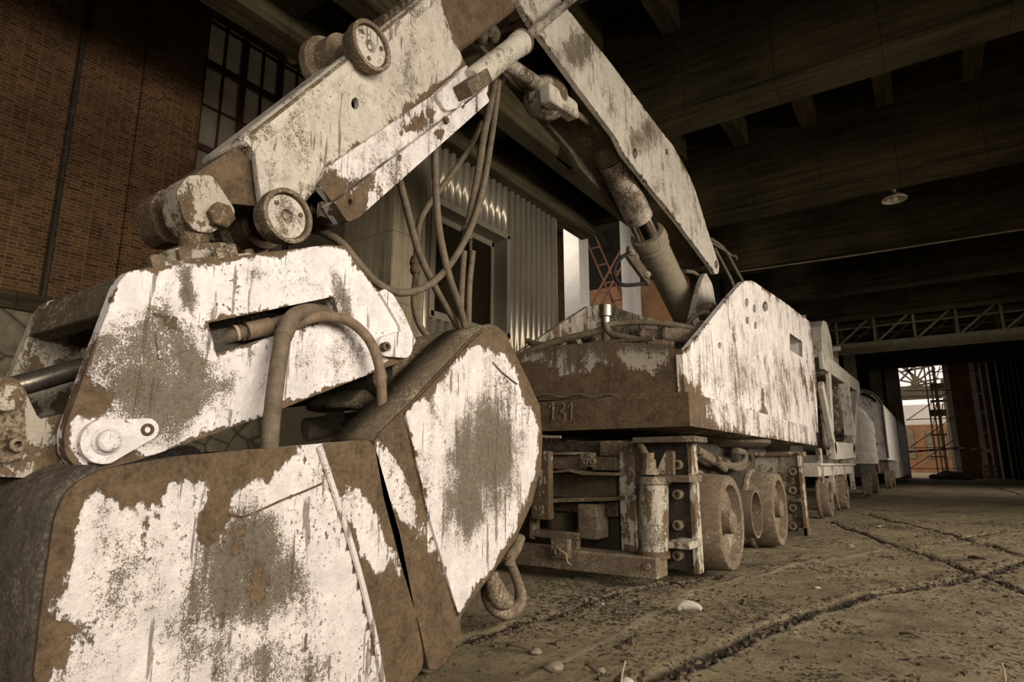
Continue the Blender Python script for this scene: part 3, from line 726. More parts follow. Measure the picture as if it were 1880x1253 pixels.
# --- boom ram
c0_, c1_, c2_, c3_, c4_ = at(1118, 285, X=XM), at(1140, 322, X=XM), at(1176, 392, X=XM), at(1190, 420, X=XM), at(1264, 588, X=XM)
dr = (c4_ - c0_).normalized(); rb = .175; rr_ = .155
ax = lambda q_: (q_ - c0_).dot(dr)
L3, L4 = ax(c3_), ax(c4_)
b = nb(); lathe(b, c0_, dr, [(L3, rr_), (L3, rb * 1.12), (L3 + .06, rb * 1.18), (L3 + .13, rb * 1.18), (L3 + .15, rb * 1.08), (L3 + .21, rb * 1.1), (L3 + .23, rb), (L4 - .1, rb), (L4 - .02, rb * .92), (L4 + .08, rb * .7)], 40)
br = obj('boom_ram', b, 'paint_ram', EX)
b = nb(); lathe(b, c0_, dr, [(ax(c2_), rr_), (L3 + .05, rr_)], 40); obj('chrome_rod', b, 'chrome', br, label='bare bright chrome end of the rod')
b = nb(); lathe(b, c0_, dr, [(.0, rr_), (ax(c2_), rr_)], 40); obj('pitted_rod', b, 'rod_rust', br, label='pitted and rust-mottled length of the rod')
b = nb(); lathe(b, c0_, dr, [(-.25, rr_ * .8), (-.2, rr_ * 1.15), (.02, rr_ * 1.2), (.06, rr_)], 32); box(b, BX1 + .03, BX0 - .03, c0_.y - .33, c0_.y - .02, c0_.z - .02, c0_.z + .3); obj('rod_eye', b, 'grime', br, .03)
p, q = at(1152, 462, X=XM - .1), at(1190, 515, X=XM - .1)
b = nb(); bar(b, p, q, .05, .16); obj('valve_block', b, 'grime', br, .01)
for s in (.1, .85):
    b = nb(); lathe(b, p.lerp(q, s) + Vector((.03, -.02, 0)), (.6, -.8, 0), [(0, .035), (.05, .035), (.05, .018), (.07, .018)], 12); obj('plug', b, 'steel', br)
b = nb(); tube(b, [at(u, v, X=XM - .12) for u, v in ((1160, 463), (1140, 474), (1128, 495), (1132, 515), (1148, 524), (1184, 521))], .022, 10); obj('hose', b, 'black', br)
# --- hoses over the boom foot
for pts, r in ((((1304, 438), (1330, 458), (1354, 500), (1366, 520)), .022), (((1306, 446), (1330, 460), (1352, 476), (1350, 470)), .02), (((1312, 456), (1330, 490), (1345, 520), (1350, 545)), .022), (((1258, 498), (1276, 502), (1290, 520), (1296, 545)), .024)):
    b = nb(); tube(b, [at(u, v, X=-2.3 + .05 * k) for k, (u, v) in enumerate(pts)], r, 10); obj('hose', b, 'rubber', EX)
# --- pipework on the deck
YD = 5.0
b = nb(); cyl(b, at(1112, 606, Y=YD), at(1112, 562, Y=YD), .045, seg=18); cy = at(1112, 585, Y=YD)
post = obj('filler_post', b, 'steel', EX)
b = nb(); cyl(b, at(1112, 583, Y=YD), at(1112, 560, Y=YD), .062, seg=18); obj('cap', b, 'steel', post, .008)
b = nb(); cyl(b, at(1112, 640, Y=YD), at(1112, 600, Y=YD), .038, seg=14); obj('elbow_stub', b, 'grime', post)
def yhose(pts, r, m='rubber', par=EX, nm='hose', Y=YD, dY=0):
    b = nb(); tube(b, [at(u, v, Y=Y + dY * k) for k, (u, v) in enumerate(pts)], r, 12); return obj(nm, b, m, par)
yhose(((940, 662), (985, 640), (1040, 622), (1085, 612), (1110, 604)), .032, Y=4.75, dY=.04)
yhose(((1110, 598), (1135, 594), (1180, 592), (1230, 596), (1270, 604), (1300, 614)), .028, Y=4.9, dY=.07)
h = yhose(((1112, 595), (1120, 612), (1150, 620), (1190, 628), (1216, 632)), .028, Y=4.86, dY=.0)
b = nb(); cyl(b, at(1193, 630, Y=4.86), at(1236, 635, Y=4.86), .036, seg=16); lathe(b, at(1213, 633, Y=4.86), (1, 0, 0), [(0, .042), (.03, .042)], 8); obj('hose_fitting', b, 'rubber_rust', h)
yhose(((968, 626), (985, 632), (1005, 634)), .03, Y=5.2)
yhose(((955, 655), (1010, 641), (1080, 633), (1150, 626), (1200, 622)), .018, 'grime', EX, 'rail_bead', 4.5)
h = yhose(((1176, 614), (1205, 617), (1228, 615)), .058, 'rust_dust', EX, 'oil_pipe', 5.15)
yhose(((1218, 617), (1245, 616), (1266, 618), (1284, 612), (1296, 600)), .072, 'rust_dust', h, 'elbow', 5.1, .05)
for u in (1180, 1222):
    b = nb(); lathe(b, at(u, 616, Y=5.1), (1, 0, .05), [(0, .074), (.025, .074)], 18); obj('clamp', b, 'rust', h)
yhose(((1262, 596), (1276, 580), (1296, 574), (1306, 580)), .025, Y=5.6)
b = nb(); lathe(b, at(1286, 576, Y=6.0), (1, -.2, .1), [(0, .06), (0, .085), (.14, .085), (.16, .05)], 18); obj('pump_end', b, 'grime', EX)
for u, v in ((1020, 630), (1050, 632), (1075, 622), (1085, 628), (1165, 622)):
    b = nb(); bmesh.ops.create_icosphere(b, subdivisions=2, radius=.055)
    for vv in b.verts: vv.co *= 1 + .3 * mnoise.noise(vv.co * 14)
    bmesh.ops.translate(b, verts=b.verts, vec=at(u, v, Y=5.1)); obj('fitting', b, 'grime', EX)

# --- undercarriage
b = nb(); box(b, -3.1, -1.86, 4.75, 8.6, .26, 1.0); uc = obj('undercarriage', b, 'rust_dark', EX)
b = nb(); lathe(b, (-2.45, 7.1, .98), (0, 0, 1), [(0, .86), (.05, .95), (.1, .95)], 40); obj('slew_ring', b, 'grime', uc)
PY = 4.4
b = nb(); yslab(b, [(1142, 812), (1271, 806), (1273, 1050), (1142, 1034)], PY, .05); pl = obj('front_panel', b, 'rust_dark', EX)
b = nb(); ybox(b, 1160, 802, 1276, 813, PY - .22, .28); obj('top_flange', b, 'grime', pl, .006)
b = nb(); ybox(b, 1266, 806, 1276, 1055, PY - .05, .12); obj('edge_plate', b, 'paint_scab', pl, .006)
for v in (854, 908, 964, 1019):
    c_ = at(1249, v, Y=PY); b = nb(); lathe(b, c_, (0, -1, 0), [(0, .036), (.075, .036), (.08, .03), (.08, .02), (.03, .018)], 18); o = obj('bolt', b, 'rust_dust', pl)
b = nb(); yslab(b, [(1203, 868), (1221, 828), (1236, 828), (1236, 872), (1215, 873)], PY - .12, .05); obj('gusset', b, 'paint_worn', pl, .006)
b = nb(); ybox(b, 1137, 812, 1166, 1022, PY - .02, .3); obj('post', b, 'paint_scab', EX, .008)
# jack
JY = 4.14
jt, jb = at(1200, 884, Y=JY), at(1200, 1014, Y=JY); jr = (at(1226, 950, Y=JY).x - at(1175, 950, Y=JY).x) / 2
b = nb(); cyl(b, jb, jt, jr, seg=32); jack = obj('jack_cylinder', b, 'paint_worn', EX)
b = nb(); lathe(b, jt, (0, 0, 1), [(-.02, jr * 1.16), (.03, jr * 1.16)], 32); ybox(b, 1200, 874, 1266, 886, JY - .05, .26); obj('head_flange', b, 'rust_dust', jack, .004)
b = nb(); lathe(b, jb, (0, 0, -1), [(-.01, jr * 1.13), (.035, jr * 1.13)], 12); obj('foot_cap', b, 'rust', jack)
b = nb(); ybox(b, 1226, 995, 1266, 1009, JY, .26); obj('lower_lug', b, 'paint_worn', jack, .004)
tp = at(1193, 872, Y=JY); b = nb(); lathe(b, tp, (0, 0, 1), [(0, .07), (.03, .06), (.05, .05), (.1, .05), (.11, .038), (.15, .038)], 8); obj('union', b, 'rust_dust', jack)
b = nb(); tube(b, [at(1190, 848, Y=JY), at(1183, 832, Y=JY + .03), at(1174, 814, Y=JY + .1)], .028, 12); obj('hose', b, 'rubber', jack)
# front beam with bracket and twine
BY = 4.0
b = nb(); p, q = at(1207, 1062, Y=BY), at(1207, 1024, Y=BY); box(b, -3.3, p.x, BY, BY + .2, .06, .2); fb = obj('front_beam', b, 'rust_dust', EX, .012)
b = nb(); ybox(b, 1011, 990, 1042, 1026, BY - .05, .06); c_ = at(1024, 1013, Y=BY - .06); lathe(b, c_, (0, -1, 0), [(0, .03), (.012, .03), (.012, .016), (-.01, .015)], 14); obj('bracket', b, 'rust_dust', fb, .004)
b = nb(); ybox(b, 1046, 994, 1059, 1014, BY + .06, .06); obj('lug', b, 'grime', fb)
b = nb()
for k in range(3): tube(b, [at(1030, 1012, Y=BY - .07), at(1038 + k, 1018, Y=BY - .07), at(1041, 1028 + k, Y=BY - .07), at(1043 + 3 * k, 1036 + k, Y=BY - .07)], .004, 5)
obj('twine', b, 'timber', fb)
b = nb(); c_ = at(1190, 1040, Y=BY); lathe(b, c_, (0, -1, 0), [(0, .022), (.03, .02)], 10); obj('bolt', b, 'rust_dust', fb)
# coupler pocket
cp = obj('coupler_pocket', ybox(nb(), 1009, 872, 1130, 914, PY + .1, .2), 'rust_dust', EX)
def cpart(nm, m, *boxes, bv=.005):
    b = nb()
    for bb in boxes: ybox(b, *bb)
    return obj(nm, b, m, cp, bv)
cpart('top_beam', 'rust_dark', (985, 811, 1136, 840, PY + .06, .3)); cpart('top_block', 'rust', (1101, 810, 1136, 838, PY - .02, .3))
cpart('guide_plate', 'rust_dust', (1009, 837, 1066, 862, PY - .12, .3), (1009, 831, 1066, 836, PY - .16, .3))
k_ = cpart('clamp_plate', 'grime', (1065, 832, 1086, 858, PY - .18, .08), (1086, 839, 1130, 864, PY - .06, .2))
for u in (1079, 1091):
    b = nb(); lathe(b, at(u, 848, Y=PY - .17), (0, -1, 0), [(0, .022), (.04, .022), (.04, .012), (.02, .01)], 12); obj('bolt', b, 'rust_dust', k_)
b = nb(); yslab(b, [(1009, 866), (1044, 861), (1070, 867), (1130, 869), (1130, 874), (1070, 873), (1044, 867), (1009, 870)], PY - .2, .4); obj('upper_flange', b, 'rust_dust', cp, .003)
b = nb(); yslab(b, [(1009, 916), (1129, 913), (1129, 920), (1009, 924)], PY - .2, .4); obj('lower_flange', b, 'rust_dust', cp, .003)
cpart('draw_box', 'rust', (1009, 924, 1096, 941, PY - .02, .3)); cpart('side_plate', 'rust_dark', (1098, 922, 1132, 949, PY - .05, .3), (1098, 949, 1137, 1018, PY + .1, .2))
cpart('yoke', 'rust_dust', (977, 976, 1062, 991, PY - .2, .1), (970, 946, 980, 991, PY - .2, .1), (1060, 926, 1096, 991, PY - .18, .2), bv=.012)
b = nb(); cyl(b, at(1029, 978, Y=PY + .06), at(1029, 940, Y=PY + .06), .11, seg=24); obj('drawbar_roller', b, 'grime', cp)
cpart('buffer_plate', 'paint_scab', (974, 829, 1008, 955, PY - .28, .07), bv=.01)
b = nb(); tube(b, [at(985, 801, Y=4.2), at(1010, 803, Y=4.2), at(1030, 803, Y=4.2)], .012, 8); obj('lever', b, 'paint_worn', cp)
# wheels
def wheel_bm(c, r, X, wid, k=1.0, dish=True):
    b = nb(); R_ = r
    prof = [(0, R_ * .5), (0, R_ * 1.08), (.015, R_ * 1.12), (.04, R_ * 1.11), (.06, R_ * 1.04), (wid, R_), (wid + .012, R_ * .975), (wid + .012, R_ * .80), (wid - .05, R_ * .74), (wid - .09, R_ * .40), (wid - .06, R_ * .30), (wid - .06, R_ * .05)]
    return lathe(b, (X - wid, c[0], c[1]), (1, 0, 0), prof, 48)
def wheel(c, r, X, wid, par, m='rust_dust'):
    w_ = obj('wheel', wheel_bm(c, r, X, wid), m, par)
    b = nb(); lathe(b, (X - .07, c[0], c[1]), (1, 0, 0), [(-.05, r * .34), (-.035, r * .34), (-.035, r * .28), (.035, r * .28)], 6); lathe(b, (X - .04, c[0], c[1]), (1, 0, 0), [(0, r * .25), (.055, r * .245), (.07, r * .2)], 24)
    obj('hub_nut', b, 'rust_dust', w_); return w_
wheel((4.86, .375), .345, -1.345, .26, EX); wheel((6.58, .375), .345, -1.345, .26, EX)
rc_ = (5.66, .385)
b = nb(); lathe(b, (-1.62, rc_[0], rc_[1]), (1, 0, 0), [(0, .2), (.28, .2), (.28, .18), (.03, .175), (.03, .02)], 36); rl = obj('guide_roller', b, 'rust_dust', EX)
b = nb(); bmesh.ops.create_icosphere(b, subdivisions=3, radius=.085); bmesh.ops.translate(b, verts=b.verts, vec=(-1.5, rc_[0], rc_[1])); obj('axle_cap', b, 'steel', rl)
b = nb(); yslab(b, [(1386, 836), (1470, 833), (1474, 985), (1388, 985)], 7.05, .05); rp = obj('rear_panel', b, 'paint_worn', EX)
b = nb(); ybox(b, 1384, 830, 1474, 838, 6.98, .2); ybox(b, 1469, 832, 1476, 985, 6.95, .14); obj('edge_plate', b, 'paint_scab', rp, .005)
b = nb(); ybox(b, 1452, 916, 1468, 922, 6.9, .2); obj('ledge', b, 'grime', rp)
b = nb(); ybox(b, 1466, 970, 1484, 984, 6.95, .14); obj('foot', b, 'grime', rp)
for v in (866, 900, 932, 965):
    b = nb(); lathe(b, at(1459, v, Y=7.05), (0, -1, 0), [(0, .06), (.02, .06), (.02, .04), (.1, .04), (.1, .02), (.06, .02)], 14); obj('bolt', b, 'rust_dust', rp)
for pts, r in ((((1278, 826), (1300, 838), (1330, 862)), .035), (((1285, 834), (1315, 850), (1345, 856), (1366, 848), (1366, 832), (1350, 828)), .034), (((1330, 846), (1352, 862), (1374, 850), (1372, 832)), .03)):
    b = nb(); tube(b, [at(u, v, X=-1.72) for u, v in pts], r, 10); o = obj('hose', b, 'rubber', EX)
b = nb(); lathe(b, at(1312, 845, X=-1.7), (0, 1, -.1), [(0, .045), (.05, .05), (.1, .045)], 8); obj('hose_fitting', b, 'grime', EX)

# --- stick: sleeve, telescoping beam, rail, ram, rollers
SX0, SX1 = -2.2, -2.52
SL = [(454, 248), (470, 279), (475, 328), (483, 385), (545, 392), (588, 336), (620, 322), (856, 120), (830, 64), (800, -22)]
b = nb(); pslab(b, rounded(SL, [10, 6, 4, 4, 0, 0, 0, 4, 0, 8], 3), SX0, .035, [circle_px(652, 190, 7, 11, 16)]); dice(b, .05, 'YZ', lambda f: f.normal.x > .8)
stick = obj('stick', b, 'paint_arm', EX, 0, 25)
def w_stick(p):
    u, v = pix(p); d = seg_dist((u, v), (600, 308), (855, 121)); e = edge_dist((u, v), SL)
    return max(0, 1 - d / 14) * .33 + max(0, 1 - e / 10) * .34, max(0, 1 - seg_dist((u, v), (454, 248), (800, -22)) / 22) * .35 + blob(u, v, 760, 150, 60, 60) * .15
wear(stick, w_stick)
b = nb(); pslab(b, SL, SX1 + .035, .035); obj('side_plate', b, 'grime', stick)
a_, c_ = at(454, 248, X=SX0), at(800, -22, X=SX0); dd = (c_ - a_).normalized(); nn = Vector((0, -dd.z, dd.y)); nn = nn if nn.z > 0 else -nn
b = nb(); slab(b, [[Vector((SX0, a_.y, a_.z)) - dd * .04, Vector((SX0, c_.y, c_.z)), Vector((SX1, c_.y, c_.z)), Vector((SX1, a_.y, a_.z)) - dd * .04]], -nn * .035); obj('top_plate', b, 'paint_boom', stick, .015)
b = nb(); tube(b, [Vector((SX0 - .045, a_.y, a_.z)) - dd * .03 - nn * .04, Vector((SX0 - .045, c_.y, c_.z)) - nn * .04], .052, 20, 2); obj('rounded_edge', b, 'paint_boom', stick)
b = nb(); pslab(b, rounded([(468, 276), (484, 254), (566, 352), (548, 392), (484, 386), (474, 328)], 4, 3), SX0 + .012, .02); obj('rib_plate', b, 'paint_arm', stick, .006)
a_, c_ = at(588, 340, X=SX0), at(856, 121, X=SX0)
b = nb(); slab(b, [[Vector((SX0 - .01, a_.y, a_.z)), Vector((SX0 - .01, c_.y, c_.z)), Vector((SX1, c_.y, c_.z)), Vector((SX1, a_.y, a_.z))]], nn * .03); obj('bottom_plate', b, 'rust_dark', stick)
b = nb(); pslab(b, [(585, 340), (600, 308), (798, 172), (856, 120), (892, 160), (890, 170), (616, 378)], SX0 + .03, .04); dice(b, .06, 'YZ', lambda f: f.normal.x > .8); r1 = obj('rail', b, 'paint_shell', stick, 0, 25)
def w_rail(p):
    u, v = pix(p); return blob(u, v, 770, 225, 50, 18, -.65) * .55 + blob(u, v, 625, 350, 45, 40) * .45 + max(0, 1 - seg_dist((u, v), (585, 330), (856, 120)) / 16) * .12, 0
wear(r1, w_rail)
b = nb(); pslab(b, rounded([(614, 372), (638, 408), (658, 400), (899, 186), (890, 163)], [0, 6, 3, 4, 4], 3), SX0 + .09, .09, [circle_px(643, 371, 4, 6, 10), circle_px(734, 290, 4, 6, 10), circle_px(850, 194, 3.5, 6, 10)]); dice(b, .06, 'YZ', lambda f: f.normal.x > .8); r2 = obj('rail', b, 'paint_shell', stick, 0, 25, label='lower step of the rail with bolt holes')
def w_rail2(p):
    u, v = pix(p); return blob(u, v, 640, 385, 40, 40) * .5 + blob(u, v, 806, 245, 14, 10) * .6 + (.12 if u < 700 else 0), 0
wear(r2, w_rail2)
b = nb(); lathe(b, at(816, 222, X=SX0 + .09), (1, 0, 0), [(0, .022), (.02, .02), (.028, .01)], 12); obj('bolt', b, 'rust', stick)
# telescoping beam
b = nb(); pslab(b, rounded([(500, 258), (430, 272), (362, 316), (340, 345), (396, 392), (424, 374), (486, 380), (500, 372)], [0, 4, 8, 12, 14, 4, 0, 0], 3), SX0 - .05, .2)
tb = obj('telescopic_beam', b, 'paint_worn', stick, .03, 40, label='rusty lower end of the telescopic beam')
b = nb(); pslab(b, [(775, -30), (800, 40), (846, 97), (905, 52), (966, 4), (1010, -35)], SX0 - .05, .22)
tb2 = obj('telescopic_beam', b, 'paint_worn', stick, .03, 40)
def w_tb(p):
    u, v = pix(p); return (.35 if u < 520 else .12) + max(0, 1 - seg_dist((u, v), (846, 97), (966, 4)) / 26) * .4 - blob(u, v, 425, 300, 30, 25) * .35, .1
wear(tb, w_tb); wear(tb2, w_tb)
# row of pins of the feed chain on top of the sleeve
ch_ = None
for k in range(6):
    pk = at(700 + k * 11, 40 - k * 7.5, X=SX0 - .2)
    b = nb(); box(b, pk.x - .05, pk.x + .05, pk.y - .018, pk.y + .018, pk.z - .05, pk.z + .025); obj('chain_link', b, 'grime', stick, .005)
# stick ram
SXr = SX0 + .08
p, q, e = at(866, 150, X=SXr), at(957, 78, X=SXr), at(1062, -12, X=SXr)
rb2 = 21 / F_PX * 4.1
b = nb(); dq = (q - p).normalized(); Lq = (q - p).length; lathe(b, p, dq, [(0, rb2 * .9), (.06, rb2), (Lq - .1, rb2), (Lq - .09, rb2 * 1.1), (Lq - .01, rb2 * 1.12), (Lq, rb2 * .9), (Lq + .01, rb2 * .5)], 28); sr = obj('stick_ram', b, 'paint_boom', EX)
b = nb(); cyl(b, q - dq * .05, e, rb2 * .46, seg=20); obj('rod', b, 'rod_rust', sr)
b = nb(); lathe(b, q, dq, [(-.02, rb2 * 1.1), (.0, rb2 * 1.2), (.015, rb2 * 1.2), (.02, rb2 * .6)], 28); g_ = at(966, 98, X=SXr); bar(b, q, g_, .06, .06); obj('gland_ring', b, 'grime', sr)
b = nb(); pslab(b, rounded([(800, 175), (850, 128), (876, 120), (898, 145), (896, 172), (880, 184), (820, 205)], 8, 3), SX0 + .06, .05); obj('ram_foot', b, 'paint_shell', sr, .008)
b = nb(); bar(b, at(846, 170, X=SX0 + .1), at(884, 144, X=SX0 + .1), .14, .085); obj('keeper_block', b, 'grime', sr, .006)
for u, v in ((882, 75), (897, 62), (905, 72)):
    b = nb(); lathe(b, at(u, v, X=-2.4), (.5, -.6, .2), [(0, .05), (.05, .055), (.1, .03)], 12); obj('pipe_union', b, 'grime', sr)
# rollers
def roller(u, v0, v1, X, sgn, par, cap='paint_arm'):
    v = (v0 + v1) / 2; r = pr(u, v0, v1, X); c_ = at(u, v, X=X); d = Vector((sgn, 0, 0)); p = c_ - d * .1
    b = nb(); lathe(b, p, d, [(0, r * .86), (.03, r * .88), (.055, r), (.1, r), (.105, r * .95), (.1, r * .84), (.07, r * .82), (.07, .02)], 40); o = obj('roller', b, 'rust_dust', par)
    b = nb(); lathe(b, c_ - d * .035, d, [(0, r * .78), (.02, r * .78), (.022, r * .26), (.004, r * .22), (.004, r * .1), (.014, r * .09), (.014, .004)], 36); obj('end_cap', b, cap, o)
    b = nb()
    for a in (.4, 2.5, 4.6): lathe(b, c_ + Vector((0, math.cos(a) * r * .58, math.sin(a) * r * .58)) - d * .016, d, [(0, r * .09), (.008, r * .09)], 10)
    obj('grub_screw', b, 'rust', o)
roller(531, 346, 446, SX0 + .09, 1, stick); roller(684, 40, 126, SX0 + .09, 1, stick)
b = nb(); cyl(b, at(683, 82, X=SX0), Vector((SX1 - .05, *at(683, 82, X=SX0)[1:])), .07, seg=20); obj('roller_axle', b, 'grime', stick)
c_ = at(534, 395, X=SX0); b = nb(); cyl(b, c_, (SX1 - .08, c_.y, c_.z), .075, seg=20); obj('roller_axle', b, 'rust_dark', stick)
for cc in (at(683, 82, X=SX0), c_):
    b = nb(); r = .17 if cc.z > 2.4 else .135; lathe(b, (SX1 + .02, cc.y, cc.z), (-1, 0, 0), [(-.1, r * .8), (-.0, r * .8), (.03, r), (.08, r), (.085, r * .9), (.06, r * .7), (.06, .02)], 32); obj('roller', b, 'rust_dust', stick)
b = nb(); c_ = at(592, 388, X=-2.35); lathe(b, c_, (1, -.2, 0), [(-.1, .09), (.05, .09), (.05, .05), (.1, .05)], 20); k_ = obj('inner_roller', b, 'rust_dark', stick)
b = nb(); c2 = at(592, 390, X=-2.24); box(b, c2.x, c2.x + .03, c2.y - .03, c2.y + .03, c2.z - .035, c2.z + .035); obj('square_key', b, 'paint_worn', k_)
# knuckle at the stick end
KN = rounded([(324, 352), (345, 322), (390, 322), (412, 356), (431, 384), (430, 400), (404, 418), (388, 428), (360, 425), (338, 404)], 9, 4)
b = nb(); pslab(b, KN, SX0 - .02, .13); kn = obj('knuckle', b, 'paint_worn', stick, .03)
b = nb(); pslab(b, KN, SX0 - .02, .13); bmesh.ops.translate(b, verts=b.verts, vec=(-.21, 0, .0)); obj('far_lug', b, 'rust', kn, .03)
b = nb(); pslab(b, [(345, 322), (392, 322), (430, 350), (424, 374), (380, 372), (335, 380), (328, 352)], SX0 - .1, .14); obj('fork_web', b, 'rust', kn, .02)
b = nb(); hexnut(b, at(399, 400, X=SX0 - .03), (1, -.12, 0), .052, .055); obj('hex_bolt', b, 'rust', kn, .004)

# --- hoses hanging from the stick
def xh(pts, r, m='rubber', nm='hose', par=None):
    b = nb(); tube(b, [at(u, v, X=x) for u, v, x in pts], r, 12); return obj(nm, b, m, par or EX)
xh(((732, 325, -2.3), (745, 375, -2.32), (768, 460, -2.34), (800, 530, -2.36), (830, 582, -2.4), (848, 612, -2.42)), .021)
xh(((798, 268, -2.28), (800, 340, -2.28), (806, 420, -2.28), (824, 505, -2.28), (846, 570, -2.32), (858, 622, -2.36)), .022)
h = xh(((884, 225, -2.5), (862, 272, -2.5), (826, 325, -2.5), (786, 378, -2.5), (768, 420, -2.5), (764, 500, -2.5), (760, 556, -2.5), (772, 600, -2.5), (796, 628, -2.5)), .02)
b = nb(); lathe(b, at(764, 472, X=-2.5), at(762, 505, X=-2.5) - at(764, 472, X=-2.5), [(0, .03), (.03, .038), (.05, .038), (.05, .03), (.09, .034), (.11, .026)], 12); obj('coupling', b, 'rust', h)
h = xh(((910, 150, -2.36), (900, 195, -2.36), (888, 250, -2.36), (876, 330, -2.36), (864, 395, -2.36), (858, 440, -2.36)), .027)
b = nb(); lathe(b, at(861, 405, X=-2.36), at(853, 445, X=-2.36) - at(861, 405, X=-2.36), [(0, .028), (.06, .03), (.07, .042), (.09, .042), (.1, .025), (.14, .025), (.15, .035), (.16, .02)], 12); obj('coupling', b, 'rust', h)
xh(((916, 150, -2.34), (910, 200, -2.33), (900, 270, -2.32), (888, 340, -2.31), (868, 410, -2.3), (832, 478, -2.3), (790, 522, -2.3), (740, 538, -2.3), (695, 522, -2.3), (655, 480, -2.3), (625, 445, -2.34), (588, 424, -2.4)), .021)
xh(((852, 462, -2.55), (848, 520, -2.55), (846, 580, -2.55), (848, 625, -2.55)), .022); xh(((868, 462, -2.55), (862, 520, -2.55), (860, 580, -2.55), (860, 625, -2.55)), .022)
xh(((924, 146, -2.5), (905, 185, -2.5), (886, 230, -2.5)), .02, 'black')
xh(((838, 622, -2.5), (846, 610, -2.48), (870, 602, -2.46), (892, 612, -2.46), (896, 628, -2.48)), .02)

# ================================================================== CLAMSHELL GRAB
XS = -1.72
GR = thing('clamshell_grab', 'large cream and rust clamshell grab resting on the floor in front', 'grab', (-2.3, 1.6, 0))
def shell(name, outline, X0, X1, open_edges, m, fn, label, inner='grime'):
    """near side plate, far side plate and the wrap between them"""
    b = nb(); pslab(b, outline, X0, .035); dice(b, .028, 'YZ', lambda f: f.normal.x > .8)
    o = obj(name, b, m, GR, 0, 30, label=label); wear(o, fn)
    b = nb(); pslab(b, outline, X0, .03); bmesh.ops.translate(b, verts=b.verts, vec=(X1 - X0, 0, 0)); obj('far_plate', b, inner, o)
    P3 = [at(u, v, X=X0) for u, v in outline]; n = len(P3); b = nb()
    va = [b.verts.new(p + Vector((-.012, 0, 0))) for p in P3]; vb = [b.verts.new(Vector((X1, p.y, p.z))) for p in P3]
    for i in range(n):
        u0, w0 = outline[i]; u1, w1_ = outline[(i + 1) % n]
        if not open_edges((u0 + u1) / 2, (w0 + w1_) / 2): b.faces.new((va[i], va[(i + 1) % n], vb[(i + 1) % n], vb[i]))
    bmesh.ops.recalc_face_normals(b, faces=b.faces)
    w_ = obj('wrap_plate', b, inner, o, 0, 50); md = w_.modifiers.new('t', 'SOLIDIFY'); md.thickness = .03; md.offset = 0
    return o
# left shell: side outline on the photo down to the floor
def zp(y, z): return pix((XS, y, z))
LS = rounded([(100, 950), (122, 902), (150, 880), (190, 862), (330, 838), (590, 815), (672, 807), (688, 818), (735, 985), (776, 1195), (778, 1222), (756, 1258), zp(1.70, .0), zp(1.2, -.005), zp(.80, .06), zp(.66, .2), (62, 1240), (78, 1100)], [20, 14, 14, 10, 0, 0, 10, 10, 0, 10, 14, 20, 40, 60, 80, 40, 0, 30], 4)
def w_ls(p):
    u, v = pix(p); d = edge_dist((u, v), LS)
    seam = 588 + (v - 815) * .255
    r = 0.
    top = 40 + 14 * math.sin(u / 31.) + 10 * math.sin(u / 11.)
    dt = seg_dist((u, v), (150, 880), (590, 815)) + 16 * mnoise.noise(Vector((u / 26., v / 40., 1.7)))
    if u < seam: r = max(r, max(0, 1 - dt / (top + 22)) * .75 * (1 if u < 520 else max(.1, 1 - (u - 520) / 70)))
    r = max(r, max(0, 1 - (u - (100 - (v - 950) * .13)) / 75) * (.75 if v < 1030 else .45))
    r = max(r, blob(u, v, 388, 960, 26, 52, .25) * .9, blob(u, v, 268, 1040, 14, 20) * .7, blob(u, v, 410, 905, 20, 30, -.4) * .6)
    r += blob(u, v, 285, 940, 60, 60) * .16 + blob(u, v, 150, 1170, 45, 60) * .2
    if u > seam + 4:
        r = .70 - .75 * max(0, blob(u, v, seam + 48, 985, 46, 125, -.28)) - .25 * blob(u, v, seam + 50, 900, 30, 60)
    elif u > seam - 28: r *= .2; 
    g = blob(u, v, 455, 1040, 105, 130) * .55 + blob(u, v, 540, 1080, 50, 90) * .3 + blob(u, v, 330, 1130, 120, 80) * .35 + blob(u, v, 470, 1220, 170, 60) * .3
    if u > seam - 34: g *= .2
    return r, g
ls = shell('shell', LS, XS, -2.92, lambda u, v: v < 880 and 185 < u < 700, 'paint_shell', w_ls, 'left shell with a leaf-like bare patch and a rusty cutting band', 'rust_dark')  # wrap and far plate in darker steel: their shade put into the colour
b = nb(); tube(b, [at(u, v, X=XS + .006) for u, v in ((586, 820), (606, 880), (640, 985), (668, 1085), (690, 1180), (702, 1253))], .011, 8); bw = obj('weld_seam', b, 'paint_shell', ls, label='raised cream weld seam')
b = nb(); tube(b, [at(u, v, X=XS + .003) for u, v in ((592, 888), (560, 902), (520, 918), (480, 936), (450, 948), (420, 946))], .0035, 6); obj('crease', b, 'rust', ls)
